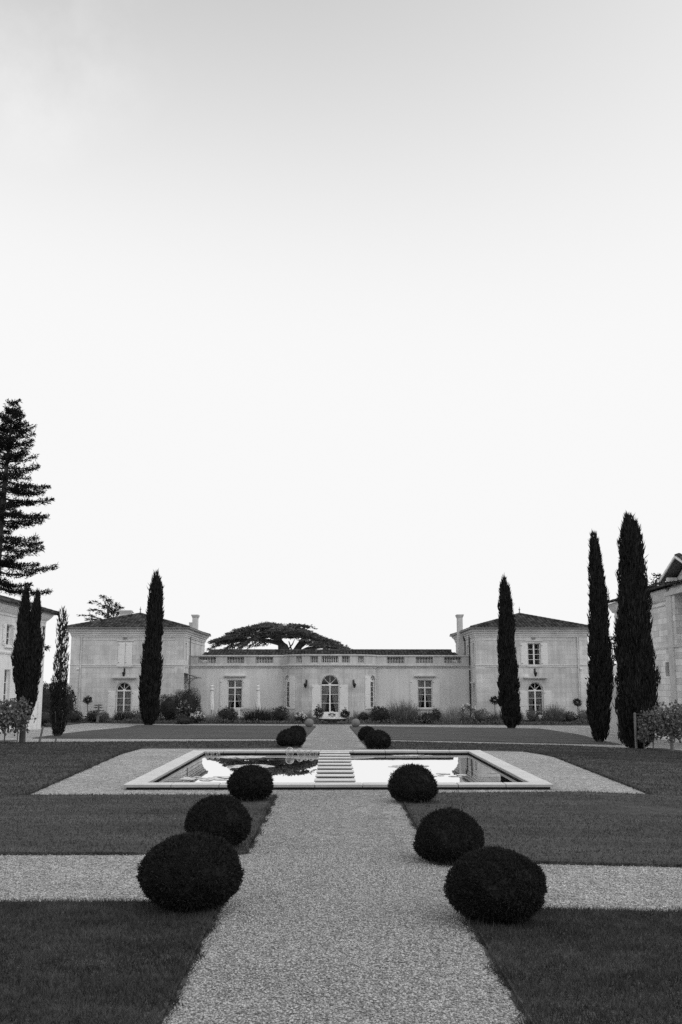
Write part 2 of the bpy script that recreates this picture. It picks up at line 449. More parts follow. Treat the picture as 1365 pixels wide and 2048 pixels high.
def sheet(mb, poly, dz, step=1.4, wob=.0, skirt=.06):
    x0, x1 = min(p[0] for p in poly), max(p[0] for p in poly); y0, y1 = min(p[1] for p in poly), max(p[1] for p in poly)
    nxx, nyy = max(1, round((x1 - x0) / step)), max(1, round((y1 - y0) / step))
    for i in range(nxx):
        for j in range(nyy):
            c = list(poly)
            for (a, b, k) in ((-1, 0, -(x0 + (x1 - x0) * i / nxx)), (1, 0, x0 + (x1 - x0) * (i + 1) / nxx), (0, -1, -(y0 + (y1 - y0) * j / nyy)), (0, 1, y0 + (y1 - y0) * (j + 1) / nyy)):
                if len(c) > 2: c = clip(c, a, b, k)
            if len(c) > 2: mb.quad(*[(x, y, terr(x, y) + dz) for x, y in c])
    for i in range(len(poly)):
        p, q = poly[i], poly[(i + 1) % len(poly)]; n = max(1, int(math.hypot(q[0] - p[0], q[1] - p[1]) / step))
        for k in range(n):
            a = [p[t] + (q[t] - p[t]) * k / n for t in (0, 1)]; b = [p[t] + (q[t] - p[t]) * (k + 1) / n for t in (0, 1)]
            mb.quad((a[0], a[1], terr(*a) + dz - skirt), (b[0], b[1], terr(*b) + dz - skirt), (b[0], b[1], terr(*b) + dz), (a[0], a[1], terr(*a) + dz))

LAWNS = [
    [[(-9, 1), (-.89, 1), (-.89, 8.35), (-9, 8.35)]],
    [[(1.04, 1), (9, 1), (9, 8.35), (1.04, 8.25)]],
    [[(-10.9, 10.7), (-.89, 10.7), (-.89, 15.95), (-10.9, 15.95)], [(-10.9, 15.95), (-4.75, 15.95), (-5.35, 28.7), (-10.9, 28.7)], [(-10.9, 28.7), (-.98, 28.7), (-1.0, 35), (-10.9, 33.4)]],
    [[(1.04, 10.45), (10.9, 10.5), (10.9, 16.9), (1.04, 16.2)], [(5.15, 16.5), (10.9, 16.9), (10.9, 30), (5.6, 30)], [(1.0, 29.2), (10.9, 30), (10.9, 33.6), (8.3, 36.4), (1.0, 36.0)]],
    [[(-11.3, 38.6), (-1.03, 37.4), (-1.05, 64), (-12.4, 64.9), (-12.3, 50)]],
    [[(1.03, 38.1), (8.3, 39.2), (11.2, 39.6), (12.5, 51.8), (12.65, 62.5), (1.05, 63.8)]],
]
for pieces in LAWNS:
    mb = MB()
    for p in pieces: sheet(mb, p, .03)
    tag(mb.build('lawn', M['lawn']), kind='structure')
mb = MB()
for p in ([(-19.5, 69.5), (-12.5, 67.2), (0, 66.3), (0, 74.9), (-19.5, 74.9)], [(0, 66.3), (8, 67.3), (13.2, 67.7), (13.2, 74.9), (0, 74.9)], [(13.2, 67.7), (19, 66.8), (19, 74.9), (13.2, 74.9)], [(-19.2, 61.8), (-17.1, 62.4), (-16.6, 69), (-19.2, 69.3)]):
    sheet(mb, p, .05)
tag(mb.build('flower_bed', M['soil']), kind='structure')
mb = MB()
for p in ([(-11.4, 12), (-10.92, 12), (-10.92, 35.6), (-11.4, 35.6)], [(10.92, 12), (11.5, 12), (11.5, 35.6), (10.92, 35.6)]):
    sheet(mb, p, .035)
tag(mb.build('vine_bed', M['soil']), kind='structure')

def inpoly(P, poly):
    ok = np.ones(len(P), bool); s = 0
    for i in range(len(poly)):
        (x0, y0), (x1, y1) = poly[i], poly[(i + 1) % len(poly)]
        ok &= ((x1 - x0) * (P[:, 1] - y0) - (y1 - y0) * (P[:, 0] - x0)) >= 0
    return ok
def scatter(poly, dens, lim=1.1):
    x0, x1 = min(p[0] for p in poly), max(p[0] for p in poly); y0, y1 = max(4.6, min(p[1] for p in poly)), max(p[1] for p in poly)
    x0, x1 = max(x0, -lim * y1), min(x1, lim * y1)
    n = int((x1 - x0) * (y1 - y0) * dens(y0, y1) if callable(dens) else (x1 - x0) * (y1 - y0) * dens)
    P = np.stack([rng.uniform(x0, x1, n), rng.uniform(y0, y1, n)], 1)
    P = P[inpoly(P, poly)]; return P[np.abs(P[:, 0]) < lim * P[:, 1]]
tv = np.vectorize(terr)
# the turf itself, blade by blade where it is near enough to see
bl = MB()
def blades(P, h, wd, lean=.55, dz=.03):
    z = tv(P[:, 0], P[:, 1]) + dz; n = len(P)
    D = np.stack([rng.normal(0, lean, n), rng.normal(0, lean, n), np.ones(n)], 1)
    bl.leaves(np.column_stack([P, z - .004]), D, h * rng.uniform(.5, 1.25, n), wd)
for p in (LAWNS[0][0], LAWNS[1][0]): blades(scatter(p, 6500), .050, .006)
for p in (LAWNS[2][0], LAWNS[3][0]): blades(scatter(p, 1300), .030, .008)
for p in (LAWNS[2][1], LAWNS[3][1]): blades(scatter(p, 500), .042, .014)
for p in (LAWNS[2][2], LAWNS[3][2]): blades(scatter(p, 260), .045, .018)
def edge(a, b, dens, h, wd):
    n = int(math.hypot(b[0] - a[0], b[1] - a[1]) * dens); t = rng.uniform(0, 1, n)[:, None]
    P = np.array(a) + (np.array(b) - np.array(a)) * t + rng.normal(0, .024, (n, 2)); P += (.02 * np.sin(9 * P[:, :1] + 7 * P[:, 1:]) + .012 * np.sin(23 * P[:, :1] + 19 * P[:, 1:])); blades(P, h, wd, .8, .015)
for a, b, d, h, wd in (((-.89, 4.6), (-.89, 8.35), 380, .05, .006), ((1.04, 4.6), (1.04, 8.25), 380, .05, .006), ((-3.6, 8.35), (-.89, 8.35), 380, .05, .006), ((1.04, 8.25), (3.6, 8.35), 380, .05, .006),
        ((-.89, 10.7), (-.89, 15.95), 260, .055, .009), ((1.04, 10.45), (1.04, 16.2), 260, .055, .009), ((-4.5, 10.7), (-.89, 10.7), 260, .05, .009), ((1.04, 10.45), (4.5, 10.48), 260, .05, .009),
        ((-7, 15.95), (-.89, 15.95), 160, .06, .012), ((1.04, 16.2), (7, 16.63), 160, .06, .012), ((-4.75, 15.95), (-5.35, 28.7), 110, .06, .016), ((5.15, 16.5), (5.6, 30), 110, .06, .016)):
    edge(a, b, d, h, wd)
ce = MB()  # strip of cut soil whose dark colour also paints the lawn's shadow line
for a, b in (((-.89, 4.6), (-.89, 8.35)), ((1.04, 4.6), (1.04, 8.25)), ((-.89, 8.35), (-6, 8.35)), ((1.04, 8.27), (6, 8.33)), ((-.89, 10.7), (-.89, 15.95)), ((1.04, 10.45), (1.04, 16.2)), ((-7, 10.7), (-.89, 10.7)), ((1.04, 10.45), (7, 10.47)), ((-4.75, 15.95), (-.89, 15.95)), ((1.04, 16.2), (5.15, 16.5)), ((-4.75, 15.95), (-5.35, 28.7)), ((5.15, 16.5), (5.6, 30))):
    n = max(4, int(math.hypot(b[0] - a[0], b[1] - a[1]) / .09)); px_, py_ = -(b[1] - a[1]), (b[0] - a[0]); l_ = math.hypot(px_, py_); px_, py_ = px_ / l_, py_ / l_; prev = None
    for k in range(n + 1):
        t = k / n; x, y = a[0] + (b[0] - a[0]) * t, a[1] + (b[1] - a[1]) * t; h1, h2 = random.uniform(.006, .032), random.uniform(.006, .032); z = terr(x, y) + .008
        cur = ((x + px_ * h1, y + py_ * h1, z), (x - px_ * h2, y - py_ * h2, z))
        if prev: ce.quad(prev[0], prev[1], cur[1], cur[0])
        prev = cur
tag(ce.build('soil_shadow_edge', M['soil']), kind='structure')
BUSH = [(-1.09, 8.1, .40, .57), (-1.21, 11.0, .345, .54), (-1.21, 15.25, .325, .51), (-1.21, 29.5, .39, .50), (-1.26, 35.6, .33, .50),
        (1.225, 7.86, .375, .525), (1.17, 10.45, .345, .50), (1.19, 15.3, .36, .535), (1.29, 29.2, .365, .50), (1.21, 35.9, .30, .50)]
for (x, y, r, h) in BUSH:                                           # longer grass left by the mower round each bush
    n = 420 if y < 12 else 260
    a = rng.uniform(0, 2 * math.pi, n); q = r * rng.uniform(.55, 1.05, n)
    P = np.stack([x + np.cos(a) * q, y + np.sin(a) * q], 1)
    P = P[(P[:, 0] < -.88) | (P[:, 0] > .97)]
    blades(P, .11, .006 if y < 12 else .01, .5, .0)
for (x, y, n) in ((.43, 6.72, 26), (.72, 6.3, 8), (-.2, 6.1, 6), (.1, 7.6, 5), (-.55, 9.6, 6), (2.2, 9.3, 8), (-2.4, 9.0, 8), (-1.8, 9.9, 6), (.5, 12.5, 8), (-.4, 14, 8)):
    blades(np.array([x, y]) + rng.normal(0, .035, (n, 2)), .022, .006, 1.0, .0)
tag(bl.build('grass', M['grass_blade']), 'short mown grass blades covering the lawns beside the gravel path', 'grass', kind='stuff')
# loose stones on the near gravel
P = np.concatenate([scatter([(-1.02, 4.6), (1.04, 4.6), (1.04, 11), (-1.02, 11)], 3200), scatter([(-4.5, 8.3), (4.5, 8.2), (4.5, 10.6), (-4.5, 10.8)], 1500), scatter([(-1.0, 11), (1.0, 11), (1.0, 16.7), (-1.0, 16.7)], 900)])
n = len(P); sz = rng.uniform(.0035, .0098, n)
oct_ = np.array([(1, 0, 0), (0, 1, 0), (-1, 0, 0), (0, -1, 0), (0, 0, 1), (0, 0, -1)], float)
V = oct_[None] * sz[:, None, None] * rng.uniform(.6, 1.3, (n, 6, 1)) * np.array([1, 1, .75])
a = rng.uniform(0, 6.28, n); V = np.stack([V[..., 0] * np.cos(a)[:, None] - V[..., 1] * np.sin(a)[:, None], V[..., 0] * np.sin(a)[:, None] + V[..., 1] * np.cos(a)[:, None], V[..., 2]], -1)
V += np.column_stack([P, tv(P[:, 0], P[:, 1]) + sz * .35])[:, None, :]
pb = MB(); pb.v = V.reshape(-1, 3).tolist()
F = np.array([(0, 1, 4), (1, 2, 4), (2, 3, 4), (3, 0, 4), (1, 0, 5), (2, 1, 5), (3, 2, 5), (0, 3, 5)])
pb.f = [tuple(t) for t in (F[None] + (np.arange(n) * 6)[:, None, None]).reshape(-1, 3).tolist()]
tag(pb.build('gravel', M['pebble']), 'loose pale stones lying on the near gravel path', 'gravel', kind='stuff')

# low leafy cover over the mulch of the border
gc = MB()
for p, d in (([(-19.2, 69.7), (-12.5, 67.4), (0, 66.5), (0, 74), (-19.2, 74)], 70), ([(0, 66.5), (8, 67.5), (13.1, 67.9), (13.1, 74), (0, 74)], 70), ([(13.2, 67.9), (19, 67.0), (19, 74), (13.2, 74)], 70)):
    P = scatter(p, d); P = P[(np.abs(P[:, 0] + .03) > 1.0) | (P[:, 1] < 66.9)]; n = len(P)
    hh = .10 + .28 * np.clip(np.sin(P[:, 0] * 2.3) + np.sin(P[:, 1] * 1.9 + P[:, 0]), 0, 2) / 2
    for k in range(3): gc.leaf4(np.column_stack([P + rng.normal(0, .1, (n, 2)), tv(P[:, 0], P[:, 1]) + .03 + hh * rng.random(n)]), rng.normal(0, .6, (n, 3)) + np.array([0, 0, .7]), rng.uniform(.08, .2, n), .06)
tag(gc.build('ground_cover', M['mid_leaf']), 'low mixed leafy ground cover filling the border before the house', 'ground cover', kind='stuff')

# ------------------------------------------------------------------ clipped yew domes along the path
def dome(x, y, r, h, label, seed, n, ls, c=.45, fl=0.0):
    global rng
    rng = np.random.default_rng(seed)
    z0 = terr(x, y) + .01
    ph = rng.uniform(0, 6.28, 8)
    def surf(U):
        th = np.arctan2(U[:, 1], U[:, 0])
        k = 1 + .02 * np.sin(2 * th + ph[0]) + .022 * np.sin(3 * th + 4 * U[:, 2] + ph[1]) + .02 * np.sin(7 * th + 5 * U[:, 2] + ph[2]) + .015 * np.sin(13 * U[:, 2] + 9 * th + ph[3]) + .010 * np.sin(23 * U[:, 2] + 4 * th + ph[4]) + .010 * np.sin(19 * th - 9 * U[:, 2] + ph[5])
        up = U[:, 2] > 0
        zz = np.where(up, U[:, 2] * h * (1 - c), U[:, 2] * h * c)
        a = np.abs(np.clip(U[:, 2], -.999, .999)); low = (1 - a ** 4) ** .5 / np.sqrt(1 - a * a)
        rr = r * np.where(up, 1, (1 + .10 * U[:, 2]) * (1 - fl) + fl * low * (1 + .08 * U[:, 2]))
        return np.stack([x + U[:, 0] * rr * k, y + U[:, 1] * rr * k, z0 + h * c + zz * (1 + .5 * (k - 1))], 1)
    o = MB()
    m, q = 14, 24
    core = []
    for i in range(m + 1):
        for j in range(q):
            t, a = math.pi * i / m, 2 * math.pi * j / q
            core.append((math.sin(t) * math.cos(a), math.sin(t) * math.sin(a), -math.cos(t)))
    C = surf(np.array(core)); cc = np.array([x, y, z0 + h * c]); C = cc + (C - cc) * .93
    o.v = C.tolist(); o.f = [(i * q + j, i * q + (j + 1) % q, (i + 1) * q + (j + 1) % q, (i + 1) * q + j) for i in range(m) for j in range(q)]
    U = rng.normal(size=(n, 3)); U /= np.linalg.norm(U, axis=1, keepdims=True)
    Pn = surf(U); Pn = cc + (Pn - cc) * rng.uniform(.91, .985, (n, 1))
    cl_ = np.sin(17 * U[:, 0] + 9 * U[:, 2] + ph[6]) * np.sin(19 * U[:, 1] - 11 * U[:, 2] + ph[7]) + .6 * np.sin(31 * U[:, 2] + 23 * U[:, 0]) * np.sin(29 * U[:, 1] + 13 * U[:, 2]) + rng.normal(0, .35, n)
    Pn = cc + (Pn - cc) * (1 + .020 * np.clip(cl_, -1, 1))[:, None]; ok_ = cl_ > -.75; Pn, U0, n = Pn[ok_], U, int(ok_.sum()); U = U[ok_]
    D = U * np.array([1, 1, 1.1]) * .5 + rng.normal(0, .55, (n, 3)) + np.array([0, 0, .25])
    o.leaf4(Pn, D, ls * rng.uniform(.6, 1.3, n), ls * .42)
    k = n // 60                                                     # stray shoots
    U2 = U[:k]; o.leaf4(cc + (surf(U2) - cc) * .99, U2 + rng.normal(0, .4, (k, 3)) + np.array([0, 0, .4]), ls * 1.5, ls * .3)
    b = o.build('topiary_bush', M['yew'], at=(x, y, z0))
    tag(b, label, 'topiary bush', 'clipped yew domes lining the gravel path')
    t = MB(); t.tube([(x, y, z0 - .05), (x + .01, y, z0 + .1), (x, y + .01, z0 + .24)], [.045, .04, .03], 7); t.build('trunk', M['bark'], b)
lab = ['largest clipped dark bush, nearest the camera at the left of the gravel path', 'clipped dark bush second from the camera on the left of the path', 'clipped dark bush left of the path overlapping the front edge of the pool',
       'clipped dark bush just behind the glass balls at the far pool edge', 'small clipped bush half hidden behind the bush by the glass balls',
       'wide clipped dark bush nearest the camera at the right of the gravel path', 'low clipped dark bush second from the camera on the right of the path', 'clipped dark bush right of the path overlapping the front edge of the pool',
       'clipped dark bush just behind the right half of the far pool edge', 'small clipped bush half hidden behind the bush beyond the right half of the pool']
for i, (x, y, r, h) in enumerate(BUSH):
    dome(x, y, r, h, lab[i], 100 + i, 42000 if y < 9 else 26000 if y < 12 else 14000 if y < 20 else 5500, .021 if y < 9 else .024 if y < 12 else .032 if y < 20 else .052, [.46, .44, .44, .40, .40, .45, .34, .36, .38, .38][i], [.15, .25, .2, .5, .5, .2, .85, .7, .6, .6][i])
rng = np.random.default_rng(77)

# ------------------------------------------------------------------ the pool
PX0, PX1, PY0, PY1 = -3.43, 3.63, 16.9, 25.2; WZ = .014
pool = tag(empty('garden_pool', (.1, 21, 0)), 'rectangular garden pool with a raised pale stone coping', 'pool')
def stone(poly):
    mb = MB(); g = .006
    cx = sum(p[0] for p in poly) / 4; cy = sum(p[1] for p in poly) / 4
    q = [(p[0] + (g if p[0] < cx else -g), p[1] + (g if p[1] < cy else -g)) for p in poly]
    dz = random.uniform(-.002, .002); b = .008
    i = [(p[0] + (b if p[0] < cx else -b), p[1] + (b if p[1] < cy else -b)) for p in q]
    z0, z1 = .042, .09 + dz
    lay = [[(x, y, z0) for x, y in q], [(x, y, z1 - b) for x, y in q], [(x, y, z1) for x, y in i]]
    for k in range(4):
        j = (k + 1) % 4
        for l in (0, 1): mb.quad(lay[l][k], lay[l][j], lay[l + 1][j], lay[l + 1][k])
    mb.quad(*lay[2]); mb.quad(*lay[0][::-1])
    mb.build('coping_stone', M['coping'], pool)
W_ = .34
def run(a, b, n): return [a + (b - a) * k / n for k in range(n + 1)]
for (ya, yb, s) in ((PY0, PY0 + W_, 1), (PY1 - W_, PY1, -1)):
    xx = run(PX0, PX1, 9)
    for k in range(9):
        l, r = xx[k], xx[k + 1]; li, ri = (l if k else PX0 + W_), (r if k < 8 else PX1 - W_)
        stone([(l, ya), (r, ya), (ri, yb), (li, yb)] if s > 0 else [(li, ya), (ri, ya), (r, yb), (l, yb)])
for (xa, xb, s) in ((PX0, PX0 + W_, 1), (PX1 - W_, PX1, -1)):
    yy = run(PY0, PY1, 10)
    for k in range(10):
        l, r = yy[k], yy[k + 1]; li, ri = (l if k else PY0 + W_), (r if k < 9 else PY1 - W_)
        stone([(xa, l), (xb, li), (xb, ri), (xa, r)] if s > 0 else [(xa, li), (xb, l), (xb, r), (xa, ri)])
mb = MB(); t = .05
for (x0, x1, y0, y1) in ((PX0 + t, PX1 - t, PY0 + t, PY0 + W_ - t), (PX0 + t, PX1 - t, PY1 - W_ + t, PY1 - t), (PX0 + t, PX0 + W_ - t, PY0 + W_ - t, PY1 - W_ + t), (PX1 - W_ + t, PX1 - t, PY0 + W_ - t, PY1 - W_ + t)):
    mb.box(x0, x1, y0, y1, -.35, .0405)
mb.build('basin_wall', M['wet'], pool)
mb = MB(); mb.quad((PX0 + .2, PY0 + .2, WZ), (PX1 - .2, PY0 + .2, WZ), (PX1 - .2, PY1 - .2, WZ), (PX0 + .2, PY1 - .2, WZ))
tag(mb.build('water', M['water']), kind='structure')
# stepping slabs
sl0 = None
ords = ['nearest the front edge of', 'second from the front of', 'third from the front of', 'fourth from the front of', 'in the middle of the row across', 'fourth from the back of', 'third from the back of', 'second from the back of', 'nearest the far edge of']
for k in range(9):
    y = 17.62 + .845 * k
    if k == 0:
        mb = MB(); mb.box(-.31, .40, 0, .42, .059, .079); mb.v = [(a - .045, b, c) for a, b, c in mb.v]
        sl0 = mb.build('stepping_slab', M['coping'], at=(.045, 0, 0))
        sl0.data.transform(Matrix.Translation((.045, 0, 0)))
        m2 = MB(); m2.box(-.30, .30, .05, .38, -.3, .0595); sup = m2.build('support', M['wet'], None); sup.parent = sl0
        o = sl0
    else:
        o = sl0.copy(); COL.objects.link(o); c = sup.copy(); COL.objects.link(c); c.parent = o
    o.location = (.045 + random.uniform(-.006, .006), y, 0); o.rotation_euler = (0, 0, random.uniform(-.004, .004))
    tag(o, 'pale stepping slab ' + ords[k] + ' the pool', 'stepping slab', 'stepping slabs crossing the pool')
# blown glass balls afloat at the far edge
bubs = [(-1.02, 24.42, .105, 'largest clear glass ball floating at the far pool edge'), (-.78, 24.5, .08, 'clear glass ball floating next to the largest one'), (-.64, 24.5, .066, 'middle clear glass ball in the row by the slabs'),
        (-.505, 24.5, .072, 'clear glass ball fourth in the row leading to the slabs'), (-.385, 24.5, .05, 'smallest clear glass ball, closest to the stepping slabs'),
        (-3.0, 24.55, .05, 'small clear glass ball nearest the left far corner of the pool'), (-2.87, 24.52, .05, 'middle one of three small glass balls in the far left pool corner'), (-2.73, 24.5, .05, 'inner one of three small glass balls in the far left pool corner'), ]
b0 = None
for (x, y, r, lb) in bubs:
    if b0 is None:
        mb = MB(); mb.ball((0, 0, 0), 1.0, 24, 14); b0 = mb.build('glass_ball', M['bubble'], smooth=True); o = b0
    else:
        o = b0.copy(); COL.objects.link(o)
    o.location = (x, y, WZ + r * .85); o.scale = (r, r, r); tag(o, lb, 'glass ball', 'glass balls floating in the pool')
# water lilies
pads = []
for k in range(4):
    mb = MB(); n = 14; a0 = .25 + .1 * k
    ring = [(math.cos(a0 + (6.283 - .3) * i / n) * random.uniform(.92, 1.05), math.sin(a0 + (6.283 - .3) * i / n) * random.uniform(.92, 1.05), .012 + random.uniform(0, .03)) for i in range(n + 1)]
    up = [(0, 0, .004)] + ring; b = len(mb.v); mb.v += up + [(x, y, z - .012) for x, y, z in up]
    mb.f += [(0, i, i + 1) for i in range(1, n + 1)] + [(n + 2, n + 2 + i + 1, n + 2 + i) for i in range(1, n + 1)] + [(i, n + 2 + i, n + 3 + i, i + 1) for i in range(1, n + 1)]
    pads.append(mb)
padmesh = []
for (x, y, rx, ry, n, dens, lb) in ((-2.12, 23.9, .52, .34, 70, 1, 'dense water lily patch near the far left of the pool'), (-1.7, 21.3, .44, .42, 60, 1, 'dense water lily patch behind the left bush at the pool'), (-2.25, 18.75, .55, .40, 40, 0, 'sparse water lily patch near the front left of the pool'),
        (1.88, 24.35, .42, .18, 34, 1, 'thin water lily patch at the far right pool edge'), (1.55, 21.4, .45, .3, 14, 0, 'sparse water lily patch behind the right bush at the pool'), (2.1, 19.3, .35, .35, 9, 0, 'few scattered lily pads at the right of the pool')):
    e = tag(empty('water_lily', (x, y, WZ)), lb, 'water lily', 'water lilies on the pool')
    for k in range(n):
        a, q = random.uniform(0, 6.283), math.sqrt(random.random())
        if len(padmesh) < 4: o = pads[len(padmesh)].build('lily_pad', M['lily'], e); o.location = (0, 0, 0); padmesh.append(o)
        else: o = random.choice(padmesh).copy(); COL.objects.link(o); o.parent = e
        if k < 4 and o in padmesh:
            o.data.transform(Matrix.Translation(Vector((x, y, WZ))))
        r = random.uniform(.06, .115)
        o.location = (math.cos(a) * q * rx, math.sin(a) * q * ry, .001 + random.uniform(0, .003)); o.scale = (r, r, r); o.rotation_euler = (0, 0, random.uniform(0, 6.28))
    if not dens and x > 0:
        for k in range(2):
            mb = MB(); a, q = random.uniform(0, 6.283), math.sqrt(random.random())
            mb.tube([(x + math.cos(a) * q * rx, y + math.sin(a) * q * ry, -.02), (x + math.cos(a) * q * rx + .01, y + math.sin(a) * q * ry, .028)], [.006, .016], 6)
            mb.build('bud', M['dark_leaf'], e)
# carved stone balls at the end of the path
for x, y, lb in ((-1.39, 60.6, 'stone ball left of the far end of the gravel path'), (1.37, 60.85, 'stone ball right of the far end of the gravel path')):
    mb = MB(); z = terr(x, y); mb.ball((x, y, z + .29), .265, 28, 18, .98); b = mb.build('stone_ball', M['ball'], at=(x, y, z), smooth=True)
    tag(b, lb, 'stone ball', 'stone balls ending the path')
    m2 = MB(); m2.lathe((x, y, z), [(.2, 0), (.2, .03), (.14, .05)], 16); m2.build('plinth', M['ball'], b)

# ------------------------------------------------------------------ the house
X0 = -.2; ZG = -1.15
house = tag(empty('manor_house', (X0, 75, -1.05)), 'long pale stone manor house with two hip-roofed pavilions behind the garden', 'house')

def tile_face(mb, A, B, C, D, pitch=.25, row=.36, jit=.010):
    """a roof slope A-B (eave) C-D (top, C above B) laid with half-round tiles, every tile its own piece"""
    A, B, C, D = map(Vector, (A, B, C, D)); L = (B - A).length; e = (B - A) / L
    m = (C + D) / 2 - (A + B) / 2; t = (m - e * m.dot(e)); T = t.length; t /= T; n = e.cross(t)
    if n.z < 0: n = -n
    sD, sC = (D - A).dot(e), (C - A).dot(e)
    mb.quad(A - n * .03, B - n * .03, C - n * .03, D - n * .03)
    ncol = max(1, int(L / pitch))
    pw = L / ncol
    for i in range(ncol):
        s = (i + .5) * pw; tm = T
        if sD > 1e-6: tm = min(tm, T * s / sD)
        if L - sC > 1e-6: tm = min(tm, T * (L - s) / (L - sC))
        k = 0
        while k * row < tm - .03:
            a, b = k * row - (.05 if k == 0 else .04), min((k + 1) * row, tm)
            dz = random.uniform(-jit, jit); ds = random.uniform(-jit, jit)
            pr = [(-.5 * pw, .0), (-.36 * pw, .055), (0, .085), (.36 * pw, .055), (.5 * pw, .0)]
            q = len(mb.v)
            for tt, lift in ((a, .035), (b, .0)):
                for (o, h) in pr: mb.v.append(tuple(A + e * (s + o * .98 + ds) + t * tt + n * (h + lift + dz)))
            mb.f += [(q + j, q + j + 1, q + 6 + j, q + 5 + j) for j in range(4)]
            mb.f.append((q, q + 4, q + 3, q + 2, q + 1))
            k += 1

def hip_roof(parent, x0, x1, y0, y1, z, ya, yb, za, xa=None, pitch=.25):
    """four slopes with a short ridge along y from ya to yb"""
    cx = (x0 + x1) / 2 if xa is None else xa
    mb = MB(); a, b = (cx, ya, za), (cx, yb, za)
    tile_face(mb, (x0, y0, z), (x1, y0, z), a, a, pitch)
    tile_face(mb, (x1, y0, z), (x1, y1, z), b, a, pitch)
    tile_face(mb, (x1, y1, z), (x0, y1, z), b, b, pitch)
    tile_face(mb, (x0, y1, z), (x0, y0, z), a, b, pitch)
    roof = mb.build('roof', M['tile'], parent)
    h = MB()
    for p, q in (((x0, y0, z), a), ((x1, y0, z), a), ((x1, y1, z), b), ((x0, y1, z), b), (a, b)):
        p, q = Vector(p) + Vector((0, 0, .06)), Vector(q) + Vector((0, 0, .06)); k = max(2, int((q - p).length / .4))
        for i in range(k): h.tube([p + (q - p) * i / k, p + (q - p) * (i + 1.02) / k], [.13, .115], 7)
    h.build('ridge_tiles', M['tile'], roof)
    return roof

def finial(roof, x, y, z, s=1.0):
    mb = MB(); mb.lathe((x, y, z), [(.22 * s, 0), (.16 * s, .1 * s), (.07 * s, .22 * s), (.05 * s, .3 * s), (.035 * s, .42 * s), (.085 * s, .48 * s), (.085 * s, .52 * s), (.03 * s, .57 * s), (.02 * s, .68 * s), (.003, .76 * s)], 10)
    mb.build('finial', M['zinc'], roof, smooth=True)

